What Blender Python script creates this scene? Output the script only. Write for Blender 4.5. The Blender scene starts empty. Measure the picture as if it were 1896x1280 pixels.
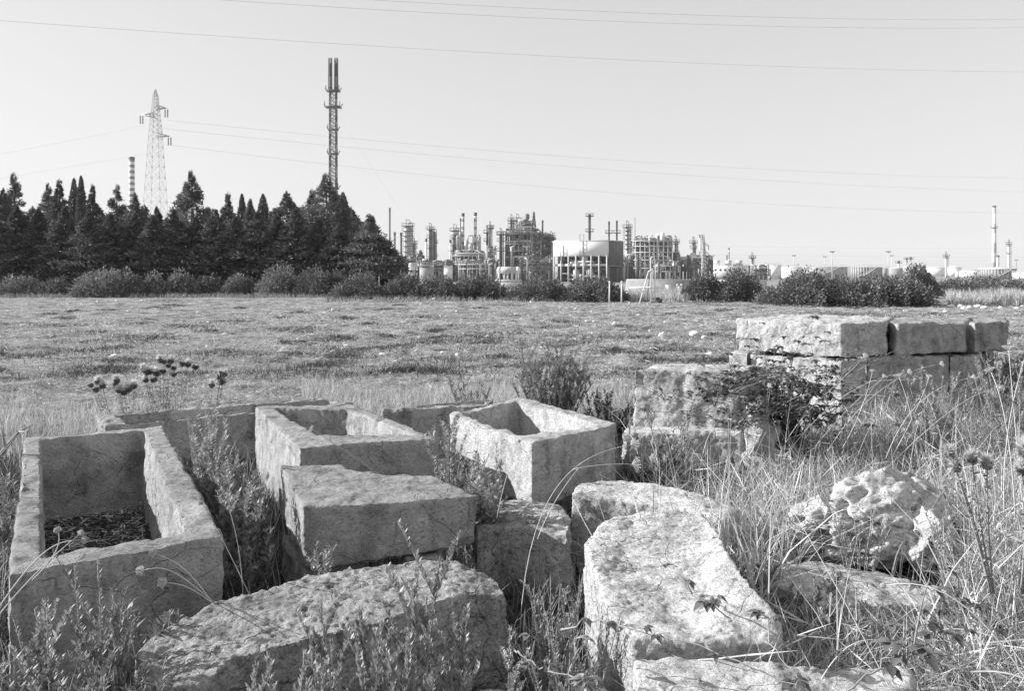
import bpy, bmesh, math, random
import numpy as np
from mathutils import Vector, Matrix
R = math.radians
# ------------------------------------------------------------------ camera, world, sun
scene = bpy.context.scene
col = scene.collection
F, CX, HY, H = 1450.0, 948.0, 500.0, 1.8
cam_d = bpy.data.cameras.new('camera'); cam = bpy.data.objects.new('camera', cam_d); col.objects.link(cam)
cam.location = (0, 0, H); cam.rotation_euler = (R(90), 0, 0)
cam_d.sensor_width = 36; cam_d.sensor_fit = 'HORIZONTAL'; cam_d.lens = F / 1896 * 36
cam_d.shift_y = -(640 - HY) / 1896; cam_d.clip_start = 0.05; cam_d.clip_end = 12000
scene.camera = cam
SUN_DIR = Vector((1.0, -0.14, -0.47)).normalized()       # the way the light travels
SUN_EL = math.asin(-SUN_DIR.z); SUN_ROT = math.atan2(-SUN_DIR.x, -SUN_DIR.y)
world = bpy.data.worlds.new('World'); scene.world = world; world.use_nodes = True
wn = world.node_tree; wn.nodes.clear()
sky = wn.nodes.new('ShaderNodeTexSky'); sky.sky_type = 'NISHITA'; sky.sun_disc = False
sky.sun_elevation = SUN_EL; sky.sun_rotation = SUN_ROT; sky.air_density = 0.9; sky.dust_density = 0.4; sky.ozone_density = 1.5; sky.altitude = 0
sep = wn.nodes.new('ShaderNodeSeparateColor'); gam = wn.nodes.new('ShaderNodeMath'); gam.operation = 'POWER'; gam.inputs[1].default_value = 0.42
mul = wn.nodes.new('ShaderNodeMath'); mul.operation = 'MULTIPLY'; mul.inputs[1].default_value = 2.95
bg = wn.nodes.new('ShaderNodeBackground'); bg.inputs[1].default_value = 0.076
wo = wn.nodes.new('ShaderNodeOutputWorld')
wn.links.new(sky.outputs[0], sep.inputs[0]); wn.links.new(sep.outputs[2], gam.inputs[0]); wn.links.new(gam.outputs[0], mul.inputs[0])
wn.links.new(mul.outputs[0], bg.inputs[0]); wn.links.new(bg.outputs[0], wo.inputs[0])
sun_d = bpy.data.lights.new('sun', 'SUN'); sun_d.energy = 5.0; sun_d.angle = R(0.5); sun_d.color = (1, 1, 1)   # black-and-white photograph
sun = bpy.data.objects.new('sun', sun_d); col.objects.link(sun)
sun.rotation_euler = SUN_DIR.to_track_quat('-Z', 'Y').to_euler()
vs = scene.view_settings; vs.view_transform = 'Standard'; vs.look = 'None'; vs.gamma = 1; vs.use_curve_mapping = False; vs.exposure = 0.8

# ------------------------------------------------------------------ helpers
def P(px, py, D): return ((px - CX) * D / F, D, H - (py - HY) * D / F)
def G(px, py, z=0.0):
    return P(px, py, (H - z) * F / (py - HY))
def tag(o, label=None, cat=None, group=None, kind=None):
    if label: o['label'] = label
    if cat: o['category'] = cat
    if group: o['group'] = group
    if kind: o['kind'] = kind
    return o
def empty(name, loc, label=None, cat=None, group=None):
    o = bpy.data.objects.new(name, None); col.objects.link(o); o.location = loc; o.empty_display_size = 0.3
    return tag(o, label, cat, group)
def copy_tree(o, parent=None):
    c = o.copy(); col.objects.link(c); c.parent = parent
    for k in ('group',):
        pass
    for ch in o.children: copy_tree(ch, c)
    return c
def smooth(me, on=True):
    me.polygons.foreach_set('use_smooth', np.full(len(me.polygons), on, dtype=bool))

class MB:
    """collects geometry, then links it as ONE mesh object"""
    def __init__(s): s.V = []; s.Q = []; s.T = []; s.n = 0
    def add(s, V, Q=None, T=None):
        V = np.asarray(V, dtype=np.float64).reshape(-1, 3)
        if Q is not None and len(Q): s.Q.append(np.asarray(Q, dtype=np.int64).reshape(-1, 4) + s.n)
        if T is not None and len(T): s.T.append(np.asarray(T, dtype=np.int64).reshape(-1, 3) + s.n)
        s.V.append(V); s.n += len(V); return s
    def box(s, x0, x1, y0, y1, z0, z1):
        v = [(x0,y0,z0),(x1,y0,z0),(x1,y1,z0),(x0,y1,z0),(x0,y0,z1),(x1,y0,z1),(x1,y1,z1),(x0,y1,z1)]
        return s.add(v, [(0,3,2,1),(4,5,6,7),(0,1,5,4),(1,2,6,5),(2,3,7,6),(3,0,4,7)])
    def bar(s, a, b, w):
        return s.tube([a, b], w / 1.414, 4)
    def tube(s, pts, r, n=6, caps=True):
        pts = np.asarray(pts, dtype=float); m = len(pts)
        rr = np.broadcast_to(np.asarray(r, dtype=float), (m,))
        tan = np.gradient(pts, axis=0); tan /= np.linalg.norm(tan, axis=1)[:, None] + 1e-12
        up = np.array([0, 0, 1.0]) if abs(tan[0][2]) < 0.9 else np.array([0, 1.0, 0])
        V = []
        u = np.cross(tan[0], up); u /= np.linalg.norm(u)
        for i in range(m):
            u = u - tan[i] * np.dot(u, tan[i]); u /= np.linalg.norm(u) + 1e-12
            w = np.cross(tan[i], u)
            for k in range(n):
                a = 2 * math.pi * (k + .5) / n
                V.append(pts[i] + rr[i] * (math.cos(a) * u + math.sin(a) * w))
        Q = [(i*n+k, i*n+(k+1)%n, (i+1)*n+(k+1)%n, (i+1)*n+k) for i in range(m-1) for k in range(n)]
        T = []
        if caps:
            V.append(pts[0]); V.append(pts[-1]); c0, c1 = m*n, m*n+1
            T = [(c0, (k+1)%n, k) for k in range(n)] + [(c1, (m-1)*n+k, (m-1)*n+(k+1)%n) for k in range(n)]
        return s.add(V, Q, T)
    def lathe(s, cx, cy, prof, n=16):
        """prof: list of (r, z) bottom to top"""
        V = []; m = len(prof)
        for r, z in prof:
            for k in range(n):
                a = 2*math.pi*k/n; V.append((cx + r*math.cos(a), cy + r*math.sin(a), z))
        Q = [(i*n+k, i*n+(k+1)%n, (i+1)*n+(k+1)%n, (i+1)*n+k) for i in range(m-1) for k in range(n)]
        V.append((cx, cy, prof[0][1])); V.append((cx, cy, prof[-1][1]))
        T = [(m*n, (k+1)%n, k) for k in range(n)] + [(m*n+1, (m-1)*n+k, (m-1)*n+(k+1)%n) for k in range(n)]
        return s.add(V, Q, T)
    def build(s, name, m, parent=None, sm=False, loc=None):
        V = np.concatenate(s.V) if s.V else np.zeros((0, 3))
        Q = np.concatenate(s.Q) if s.Q else np.zeros((0, 4), int)
        T = np.concatenate(s.T) if s.T else np.zeros((0, 3), int)
        off = np.zeros(3)
        if parent is not None: off = np.array(parent.matrix_basis.translation if parent.parent is None else wloc(parent))
        elif loc is not None: off = np.array(loc)
        me = bpy.data.meshes.new(name)
        nl = len(Q)*4 + len(T)*3
        me.vertices.add(len(V)); me.vertices.foreach_set('co', (V - off).astype(np.float32).ravel())
        me.loops.add(nl); me.polygons.add(len(Q)+len(T))
        me.loops.foreach_set('vertex_index', np.concatenate([Q.ravel(), T.ravel()]).astype(np.int32))
        ls = np.concatenate([np.arange(len(Q))*4, len(Q)*4 + np.arange(len(T))*3]).astype(np.int32)
        me.polygons.foreach_set('loop_start', ls)
        me.update(calc_edges=True)
        if sm: smooth(me)
        me.materials.append(m)
        o = bpy.data.objects.new(name, me); col.objects.link(o)
        if parent is not None: o.parent = parent
        elif loc is not None: o.location = loc
        return o
def wloc(o):
    l = Vector((0, 0, 0))
    while o is not None: l += o.location; o = o.parent
    return l

# ---- numpy noise
def _h(ix, iy, seed):
    n = (ix.astype(np.int64) * 374761393 + iy.astype(np.int64) * 668265263 + seed * 144665) & 0x7fffffff
    n = ((n ^ (n >> 13)) * 1274126177) & 0x7fffffff
    return ((n ^ (n >> 16)) & 0xffff) / 65535.0
def vnoise(x, y, seed=0):
    ix = np.floor(x); iy = np.floor(y); fx = x - ix; fy = y - iy
    fx = fx*fx*(3-2*fx); fy = fy*fy*(3-2*fy)
    a = _h(ix, iy, seed); b = _h(ix+1, iy, seed); c = _h(ix, iy+1, seed); d = _h(ix+1, iy+1, seed)
    return (a*(1-fx)+b*fx)*(1-fy) + (c*(1-fx)+d*fx)*fy
def fbm(x, y, seed=0, o=4):
    s = 0; a = 1; t = 0
    for i in range(o):
        s = s + a*(vnoise(x*2**i, y*2**i, seed+i*17)-.5); t += a; a *= .5
    return s/t
def sstep(a, b, x):
    t = np.clip((x-a)/(b-a), 0, 1); return t*t*(3-2*t)
def gz(x, y):
    x = np.asarray(x, float); y = np.asarray(y, float)
    base = -3.2*sstep(48, 125, y)
    near = sstep(60, 30, y)
    z = base + near*(0.10*fbm(x*.11, y*.11, 5, 3) + 0.17*fbm(x*1.1, y*1.1, 9, 4)*sstep(3, 9, y))
    z = z + 0.05*near*sstep(.1, .3, fbm(x*1.7+3, y*1.7, 21, 3))*sstep(7, 10, y)
    return z

# ------------------------------------------------------------------ materials (all neutral: the photograph is black and white)
def nt(name):
    m = bpy.data.materials.new(name); m.use_nodes = True; t = m.node_tree
    return m, t, t.nodes['Principled BSDF']
def node(t, typ, **k):
    n = t.nodes.new(typ)
    for a, b in k.items():
        if a.startswith('i_'):
            key = a[2:]; n.inputs[int(key) if key.isdigit() else key].default_value = b
        else: setattr(n, a, b)
    return n
def ramp(t, src, stops):
    r = t.nodes.new('ShaderNodeValToRGB'); e = r.color_ramp.elements
    while len(e) < len(stops): e.new(0.5)
    for q, (p, v) in zip(e, stops): q.position = p; q.color = (v, v, v, 1)
    t.links.new(src, r.inputs[0]); return r.outputs[0]
def mix(t, a, b, fac, mode='MIX'):
    m = t.nodes.new('ShaderNodeMix'); m.data_type = 'RGBA'; m.blend_type = mode
    for s, v in ((m.inputs[0], fac), (m.inputs[6], a), (m.inputs[7], b)):
        if isinstance(v, (int, float)): s.default_value = v if s.type == 'VALUE' else (v, v, v, 1)
        else: t.links.new(v, s)
    return m.outputs[2]
def plain(name, v, var=0.25, scale=2.0, rough=0.7, metal=0.0, bump=0.0, bscale=30.0, detail=4, spec=None):
    m, t, b = nt(name)
    g = node(t, 'ShaderNodeTexCoord')
    n = node(t, 'ShaderNodeTexNoise'); n.inputs['Scale'].default_value = scale; n.inputs['Detail'].default_value = detail; n.inputs['Roughness'].default_value = .65
    t.links.new(g.outputs['Object'], n.inputs['Vector'])
    t.links.new(ramp(t, n.outputs[0], [(0.3, v*(1-var)), (0.7, min(.9, v*(1+var)))]), b.inputs['Base Color'])
    b.inputs['Roughness'].default_value = rough; b.inputs['Metallic'].default_value = metal
    if spec is not None: b.inputs['Specular IOR Level'].default_value = spec
    if bump:
        k = node(t, 'ShaderNodeTexNoise'); k.inputs['Scale'].default_value = bscale; k.inputs['Detail'].default_value = 5
        t.links.new(g.outputs['Object'], k.inputs['Vector'])
        bp = node(t, 'ShaderNodeBump'); bp.inputs['Strength'].default_value = bump; bp.inputs['Distance'].default_value = .05
        t.links.new(k.outputs[0], bp.inputs['Height']); t.links.new(bp.outputs[0], b.inputs['Normal'])
    return m
def leafmat(name, v, var=0.35, rough=0.55, trans=0.25, scale=6.0):
    """leaves: value varies from leaf to leaf, some light comes through"""
    m, t, b = nt(name)
    gi = node(t, 'ShaderNodeNewGeometry')
    n = node(t, 'ShaderNodeTexNoise'); n.inputs['Scale'].default_value = scale
    g = node(t, 'ShaderNodeTexCoord'); t.links.new(g.outputs['Object'], n.inputs['Vector'])
    c1 = ramp(t, gi.outputs['Random Per Island'], [(0, v*(1-var)), (1, v*(1+var))])
    c2 = ramp(t, n.outputs[0], [(.3, .75), (.7, 1.2)])
    c = mix(t, c1, c2, 1.0, 'MULTIPLY')
    t.links.new(c, b.inputs['Base Color']); b.inputs['Roughness'].default_value = rough
    b.inputs['Specular IOR Level'].default_value = .15
    tr = node(t, 'ShaderNodeBsdfTranslucent'); t.links.new(c, tr.inputs[0])
    mx = node(t, 'ShaderNodeMixShader'); mx.inputs[0].default_value = trans
    out = t.nodes['Material Output']
    t.links.new(b.outputs[0], mx.inputs[1]); t.links.new(tr.outputs[0], mx.inputs[2]); t.links.new(mx.outputs[0], out.inputs[0])
    return m
def stonemat(name, v, dark=.75, pit=42.0, strength=.8, lichen=.35, top=1.0):
    """weathered limestone; top < 1: crust of grey lichen on faces that look up"""
    m, t, b = nt(name)
    g = node(t, 'ShaderNodeNewGeometry'); oi = node(t, 'ShaderNodeObjectInfo')
    va = node(t, 'ShaderNodeVectorMath', operation='MULTIPLY_ADD'); cb = node(t, 'ShaderNodeCombineXYZ')
    for k in range(3): t.links.new(oi.outputs['Random'], cb.inputs[k])
    va.inputs[1].default_value = (7, 11, 13); t.links.new(cb.outputs[0], va.inputs[0]); t.links.new(g.outputs['Position'], va.inputs[2]); pos = va.outputs[0]
    def noise(s, d=6, r=.65, st=(1, 1, 1)):
        n = node(t, 'ShaderNodeTexNoise'); n.inputs['Scale'].default_value = s; n.inputs['Detail'].default_value = d; n.inputs['Roughness'].default_value = r
        mp = node(t, 'ShaderNodeMapping'); mp.inputs['Scale'].default_value = st; t.links.new(pos, mp.inputs['Vector']); t.links.new(mp.outputs[0], n.inputs['Vector']); return n.outputs[0]
    big = noise(1.7, 3); mid = noise(7, 5); fine = noise(pit*2.2, 3, .75); grit = noise(pit*.8, 6, .8, (.85, 1, 1.2)); streak = noise(5, 5, .6, (1.6, 1.6, .35)); spots = noise(19, 4, .7)
    vo = node(t, 'ShaderNodeTexVoronoi'); vo.inputs['Scale'].default_value = pit; t.links.new(pos, vo.inputs['Vector'])
    mask = noise(4, 4)
    c = ramp(t, big, [(.3, v*.82), (.7, v*1.12)])
    c = mix(t, c, ramp(t, mid, [(.34, 1-lichen), (.52, 1.0)]), 1.0, 'MULTIPLY')
    c = mix(t, c, ramp(t, streak, [(.34, .72), (.5, 1.0)]), 1.0, 'MULTIPLY')
    c = mix(t, c, ramp(t, fine, [(.34, dark), (.60, 1.05)]), 1.0, 'MULTIPLY')
    c = mix(t, c, ramp(t, grit, [(.36, dark-.25), (.47, 1.0), (.62, 1.16)]), 1.0, 'MULTIPLY')
    c = mix(t, c, ramp(t, spots, [(.30, .62), (.40, 1.0), (.66, 1.0), (.72, 1.12)]), 1.0, 'MULTIPLY')
    patch = noise(3.3, 6, .7)
    c = mix(t, c, ramp(t, patch, [(.40, .74), (.46, 1.0), (.60, 1.0), (.66, 1.14)]), 1.0, 'MULTIPLY')
    wv = node(t, 'ShaderNodeVectorMath', operation='MULTIPLY_ADD'); wv.inputs[1].default_value = (.35, .35, .35)
    wn_ = node(t, 'ShaderNodeTexNoise'); wn_.inputs['Scale'].default_value = 4; t.links.new(pos, wn_.inputs['Vector']); t.links.new(wn_.outputs[1], wv.inputs[0]); t.links.new(pos, wv.inputs[2])
    cr = node(t, 'ShaderNodeTexVoronoi'); cr.feature = 'DISTANCE_TO_EDGE'; cr.inputs['Scale'].default_value = 2.6; t.links.new(wv.outputs[0], cr.inputs['Vector'])
    crack = ramp(t, cr.outputs['Distance'], [(.002, 0), (.012, 1)]); cm = ramp(t, big, [(.40, 1), (.62, 0)]); cm = ramp(t, mask, [(.42, 1), (.56, 0)])
    crk = node(t, 'ShaderNodeMath', operation='MAXIMUM'); t.links.new(crack, crk.inputs[0]); t.links.new(cm, crk.inputs[1])
    c = mix(t, c, ramp(t, crk.outputs[0], [(0, .62), (1, 1)]), 1.0, 'MULTIPLY')
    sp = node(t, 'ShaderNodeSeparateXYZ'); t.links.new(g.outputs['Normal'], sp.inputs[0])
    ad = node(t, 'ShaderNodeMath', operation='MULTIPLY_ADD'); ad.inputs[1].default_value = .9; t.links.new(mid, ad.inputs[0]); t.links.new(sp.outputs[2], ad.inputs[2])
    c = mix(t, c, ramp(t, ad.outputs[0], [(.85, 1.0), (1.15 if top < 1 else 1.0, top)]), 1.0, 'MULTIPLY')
    t.links.new(c, b.inputs['Base Color']); b.inputs['Roughness'].default_value = .95; b.inputs['Specular IOR Level'].default_value = .12
    pits = ramp(t, vo.outputs['Distance'], [(.08, 0), (.34, 1)])
    pm = ramp(t, mask, [(.45, 0), (.6, 1)])
    hgt = mix(t, 1.0, pits, pm)
    hgt = mix(t, hgt, fine, .55)
    hgt = mix(t, hgt, grit, .62)
    hgt = mix(t, hgt, crk.outputs[0], .25)
    bp = node(t, 'ShaderNodeBump'); bp.inputs['Strength'].default_value = strength; bp.inputs['Distance'].default_value = .07
    t.links.new(hgt, bp.inputs['Height']); t.links.new(bp.outputs[0], b.inputs['Normal'])
    return m
M = {}
M['stone_pale'] = stonemat('stone_pale', .80, .72, 44, .9, .25)
M['stone_wall'] = stonemat('stone_wall', .70, .78, 50, .8, .25, .9)
M['stone_light'] = stonemat('stone_light', .66, .8, 70, .8, .2, .85)
M['stone_grey'] = stonemat('stone_grey', .58, .78, 80, .8, .22, .76)
M['stone_worn'] = stonemat('stone_worn', .66, .62, 44, 1.0, .40, .92)
M['stone_porous'] = stonemat('stone_porous', .86, .7, 26, 1.0, .35)
M['pebble'] = plain('pebble', .75, .25, 9, .9, bump=.4)
M['straw'] = leafmat('straw', .50, .55, .6, .25)
M['straw_dark'] = leafmat('straw_dark', .30, .5, .6, .2)
M['weed'] = leafmat('weed', .28, .45, .45, .25)
M['weed_pale'] = leafmat('weed_pale', .42, .4, .4, .25)
M['ground_leaf'] = leafmat('ground_leaf', .10, .5, .5, .25)
M['stem'] = plain('stem', .28, .3, 30, .8)
M['stem_pale'] = plain('stem_pale', .52, .2, 30, .8)
M['bramble_leaf'] = leafmat('bramble_leaf', .15, .35, .4, .2)
M['conifer'] = leafmat('conifer', .14, .45, .6, .2, 1.2)
M['conifer_light'] = leafmat('conifer_light', .19, .45, .6, .2, 1.2)
M['oleander'] = leafmat('oleander', .16, .5, .5, .2, 1.5)
M['oleander_light'] = leafmat('oleander_light', .23, .5, .5, .22, 1.5)
M['flower'] = leafmat('flower', .75, .1, .6, .2)
M['bark'] = plain('bark', .10, .3, 12, .9, bump=.5)
M['thistle_dark'] = leafmat('thistle_dark', .17, .4, .6, .1)
M['fluff'] = leafmat('fluff', .72, .15, .8, .4)
M['steel_dark'] = plain('steel_dark', .08, .3, .5, .6)
M['steel_mid'] = plain('steel_mid', .15, .3, .4, .6)
M['steel_pale'] = plain('steel_pale', .52, .2, .3, .6)
M['steel_white'] = plain('steel_white', .74, .12, .2, .55)
M['stack_grey'] = plain('stack_grey', .14, .25, .15, .7)
M['bund_concrete'] = plain('bund_concrete', .27, .25, 1.2, .9)
M['concrete'] = plain('concrete', .50, .15, .3, .85)
M['tank_white'] = plain('tank_white', .74, .02, .12, .6)
M['tank_grey'] = plain('tank_grey', .30, .2, .15, .7)
M['cable'] = plain('cable', .30, .1, 1, .6)
M['galv'] = plain('galv', .42, .2, .6, .6)
M['insulator'] = plain('insulator', .30, .2, 3, .4)
def stripes(name, a, bb, period, off=0.0, duty=.5):
    m, t, b = nt(name)
    g = node(t, 'ShaderNodeNewGeometry'); s = node(t, 'ShaderNodeSeparateXYZ'); t.links.new(g.outputs['Position'], s.inputs[0])
    x = node(t, 'ShaderNodeMath', operation='MULTIPLY_ADD'); x.inputs[1].default_value = 1/period; x.inputs[2].default_value = off
    t.links.new(s.outputs[2], x.inputs[0])
    fr = node(t, 'ShaderNodeMath', operation='FRACT'); t.links.new(x.outputs[0], fr.inputs[0])
    gt = node(t, 'ShaderNodeMath', operation='GREATER_THAN'); gt.inputs[1].default_value = duty; t.links.new(fr.outputs[0], gt.inputs[0])
    t.links.new(mix(t, a, bb, gt.outputs[0]), b.inputs['Base Color']); b.inputs['Roughness'].default_value = .7
    return m
M['banded_paint'] = stripes('banded_paint', .20, .72, 9.0, .1)
M['band_narrow'] = stripes('band_narrow', .16, .66, 3.9, .1)
M['band_pale'] = stripes('band_pale', .42, .68, 16.0, 0, .5)
M['band_stack'] = stripes('band_stack', .22, .55, 3.4, .2, .35)
M['band_flare'] = stripes('band_flare', .04, .40, 11.0, .3, .55)
# ground
def groundmat():
    m, t, b = nt('stubble_ground')
    g = node(t, 'ShaderNodeNewGeometry'); pos = g.outputs['Position']
    def noise(s, d=6, r=.65, sx=1.0, rot=0.0):
        mp = node(t, 'ShaderNodeMapping'); mp.inputs['Scale'].default_value = (sx, 1, 1); mp.inputs['Rotation'].default_value = (0, 0, rot)
        t.links.new(pos, mp.inputs['Vector'])
        n = node(t, 'ShaderNodeTexNoise'); n.inputs['Scale'].default_value = s; n.inputs['Detail'].default_value = d; n.inputs['Roughness'].default_value = r
        t.links.new(mp.outputs[0], n.inputs['Vector']); return n.outputs[0]
    patch = noise(.35, 4); tuft = noise(1.6, 5, .6); fine = noise(22, 4, .8); st1 = noise(14, 4, .7, .12, .3); st2 = noise(14, 4, .7, .12, -.7)
    c = ramp(t, tuft, [(.36, .09), (.45, .26), (.58, .43)])
    c = mix(t, c, ramp(t, patch, [(.35, .70), (.65, 1.15)]), 1.0, 'MULTIPLY')
    c = mix(t, c, ramp(t, fine, [(.35, .55), (.62, 1.35)]), 1.0, 'MULTIPLY')
    s = node(t, 'ShaderNodeMath', operation='MAXIMUM'); t.links.new(st1, s.inputs[0]); t.links.new(st2, s.inputs[1])
    c = mix(t, c, .55, ramp(t, s.outputs[0], [(.60, 0), (.72, .7)]))
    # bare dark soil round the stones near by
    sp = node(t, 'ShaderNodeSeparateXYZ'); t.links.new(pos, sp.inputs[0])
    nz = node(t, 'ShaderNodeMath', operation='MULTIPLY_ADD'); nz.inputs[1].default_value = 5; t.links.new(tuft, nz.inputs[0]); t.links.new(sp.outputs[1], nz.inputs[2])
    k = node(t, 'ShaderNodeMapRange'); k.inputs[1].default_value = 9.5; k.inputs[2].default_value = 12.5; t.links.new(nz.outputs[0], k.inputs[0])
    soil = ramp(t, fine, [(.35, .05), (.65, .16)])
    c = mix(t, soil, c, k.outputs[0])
    t.links.new(c, b.inputs['Base Color']); b.inputs['Roughness'].default_value = .95; b.inputs['Specular IOR Level'].default_value = .1
    bp = node(t, 'ShaderNodeBump'); bp.inputs['Strength'].default_value = 1.0; bp.inputs['Distance'].default_value = .14
    hh = mix(t, fine, s.outputs[0], .5); t.links.new(hh, bp.inputs['Height']); t.links.new(bp.outputs[0], b.inputs['Normal'])
    return m
M['ground'] = groundmat()

# ------------------------------------------------------------------ ground sheet
def ground():
    def ax(parts): return np.concatenate(parts)
    ge = np.geomspace
    ys = ax([-ge(400, 4, 14), np.arange(-3.5, 2, .5), np.arange(2, 14, .07), np.arange(14, 60, .28), 60 + ge(.6, 6000, 46)])
    xp = ax([np.arange(0, 8, .09), np.arange(8, 42, .35), 42 + ge(.6, 5000, 40)])
    xs = ax([-xp[:0:-1], xp])
    X, Y = np.meshgrid(xs, ys); Z = gz(X, Y)
    V = np.stack([X, Y, Z], -1).reshape(-1, 3); nx, ny = len(xs), len(ys)
    i = np.arange(ny-1)[:, None]*nx + np.arange(nx-1)[None, :]
    Q = np.stack([i, i+1, i+1+nx, i+nx], -1).reshape(-1, 4)
    o = MB().add(V, Q).build('ground', M['ground'], sm=True)
    tag(o, kind='structure')
ground()
# ------------------------------------------------------------------ stones: sarcophagi, blocks, boulders
THIN = []; FOOT = []      # footprints keep grass from growing through stone
def in_poly(x, y, poly):
    x = np.asarray(x); y = np.asarray(y); inside = np.zeros(x.shape, bool); n = len(poly)
    for i in range(n):
        x1, y1 = poly[i][:2]; x2, y2 = poly[(i+1) % n][:2]
        c = ((y1 > y) != (y2 > y)) & (x < (x2-x1)*(y-y1)/(y2-y1+1e-12)+x1)
        inside ^= c
    return inside
def free(x, y):
    f = np.ones(np.shape(x), bool)
    for p in THIN: f &= ~in_poly(x, y, p) | (vnoise(np.asarray(x)*997., np.asarray(y)*991., 3) < .12)
    for p in FOOT: f &= ~in_poly(x, y, p)
    return f
_tex = {}
def tex(kind, size, depth=2):
    k = (kind, size, depth)
    if k not in _tex:
        chip = kind == 'CHIP'; kind = 'CLOUDS' if chip else kind
        t = bpy.data.textures.new('%s_noise' % kind.lower(), kind)
        t.noise_scale = size
        if chip: t.contrast = 4.0; t.intensity = .62
        if kind == 'CLOUDS': t.noise_depth = depth; t.noise_type = 'HARD_NOISE' if size < .06 else 'SOFT_NOISE'; t.noise_basis = 'IMPROVED_PERLIN'
        _tex[k] = t
    return _tex[k]
def rough(o, vox, sm, disps):
    m = o.modifiers.new('remesh', 'REMESH'); m.mode = 'VOXEL'; m.voxel_size = vox; m.use_smooth_shade = True
    if sm:
        m = o.modifiers.new('soften', 'SMOOTH'); m.factor = .5; m.iterations = sm
    for kind, size, st, mid in disps:
        m = o.modifiers.new('wear', 'DISPLACE'); m.texture = tex(kind, size, 3); m.texture_coords = 'GLOBAL'; m.strength = st; m.mid_level = mid
WEAR = [('CHIP', .16, -.020, 0), ('CLOUDS', .75, .07, .5), ('CLOUDS', .30, .035, .5), ('CLOUDS', .09, .018, .5), ('CLOUDS', .03, .014, .3)]
WORN = [('CLOUDS', .45, .08, .5), ('CLOUDS', .14, .034, .5), ('CLOUDS', .05, .016, .3), ('CLOUDS', .02, .010, .3)]
def bm_obj(name, bm, m, loc):
    bmesh.ops.recalc_face_normals(bm, faces=bm.faces)
    bmesh.ops.translate(bm, verts=bm.verts, vec=-Vector(loc))
    me = bpy.data.meshes.new(name); bm.to_mesh(me); bm.free(); me.materials.append(m)
    o = bpy.data.objects.new(name, me); col.objects.link(o); o.location = loc; return o
def prism(name, label, cat, top, zbot, m, vox=.014, sm=4, disp=WEAR, spread=1.0, group=None, foot=True, shift=(0, 0)):
    """top: list of world points; the sides go down to zbot"""
    top = [Vector(p) for p in top]; c = sum(top, Vector()) / len(top)
    if isinstance(zbot, (int, float)): zbot = [zbot]*len(top)
    bm = bmesh.new()
    a = [bm.verts.new(p) for p in top]
    b = [bm.verts.new((c.x+(p.x-c.x)*spread+shift[0], c.y+(p.y-c.y)*spread+shift[1], zb)) for p, zb in zip(top, zbot)]
    bm.faces.new(a); bm.faces.new(b[::-1]); n = len(a)
    for i in range(n): bm.faces.new((a[i], b[i], b[(i+1) % n], a[(i+1) % n]))
    if foot: FOOT.append([(p.x, p.y) for p in top])
    o = bm_obj(name, bm, m, (c.x, c.y, min(zbot)))
    rough(o, vox, sm, disp)
    return tag(o, label, cat, group)
def px(pts, z):
    if isinstance(z, (int, float)): z = [z]*len(pts)
    return [G(a, b, q) for (a, b), q in zip(pts, z)]
def trough(label, outer, inner, ztop, zfloor, zbot, m, vox=.013, sm=3, disp=WEAR, group='stone sarcophagi', name='sarcophagus', notch=None):
    """outer / inner: four corners (front-left, front-right, back-right, back-left) of the rim"""
    O = [Vector(p) for p in outer]; I = [Vector(p) for p in inner]
    c = sum(O, Vector())/4
    bm = bmesh.new()
    o_t = [bm.verts.new(p) for p in O]; o_b = [bm.verts.new((p.x, p.y, zbot)) for p in O]
    i_t = [bm.verts.new(p) for p in I]
    ci = sum(I, Vector())/4
    i_b = [bm.verts.new((ci.x+(p.x-ci.x)*.96, ci.y+(p.y-ci.y)*.96, zfloor)) for p in I]
    for i in range(4):
        j = (i+1) % 4
        bm.faces.new((o_t[i], o_b[i], o_b[j], o_t[j])); bm.faces.new((i_t[i], i_t[j], i_b[j], i_b[i]))
        bm.faces.new((o_t[i], o_t[j], i_t[j], i_t[i]))
    bm.faces.new(i_b); bm.faces.new(o_b[::-1])
    FOOT.append([(p.x, p.y) for p in O])
    o = bm_obj(name, bm, m, (c.x, c.y, zbot)); rough(o, vox, sm, disp)
    return tag(o, label, 'sarcophagus', group)
FINE = [('CHIP', .14, -.011, 0), ('CLOUDS', .5, .06, .5), ('CLOUDS', .12, .026, .5), ('CLOUDS', .035, .012, .4)]
z = .62
trough('large open grey sarcophagus at the left edge with dark litter on its floor',
       px([(16, 1064), (414, 992), (301, 787), (46, 811)], z), px([(80, 1027), (343, 984), (266, 796), (76, 813)], z), z, .05, -.06, M['stone_grey'], disp=FINE)
trough('square-mouthed open sarcophagus behind the flat slab, between the leafy weeds',
       px([(553, 828), (815, 812), (655, 749), (472, 752)], z), px([(588, 806), (768, 803), (642, 757), (507, 755)], z), z, .2, -.05, M['stone_grey'], disp=FINE)
trough('pale tapering sarcophagus standing askew in the middle with its near corner towards us',
       px([(985, 822), (1143, 783), (962, 735), (833, 766)], [.66]*4), px([(966, 807), (1108, 785), (957, 742), (858, 766)], [.66]*4), .66, .26, .22, M['stone_light'], disp=FINE)
trough('low long dark trough lying crosswise at the back left behind the others',
       px([(196, 789), (656, 748), (606, 735), (176, 768)], .45), px([(238, 784), (640, 746), (604, 739), (212, 768)], .45), .45, .1, -.05, M['stone_grey'])
trough('low broken trough half hidden behind the pale askew sarcophagus',
       px([(764, 757), (905, 750), (915, 737), (704, 756)], .45), px([(775, 752), (895, 746), (900, 740), (735, 753)], .45), .45, .1, -.05, M['stone_grey'])
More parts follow.
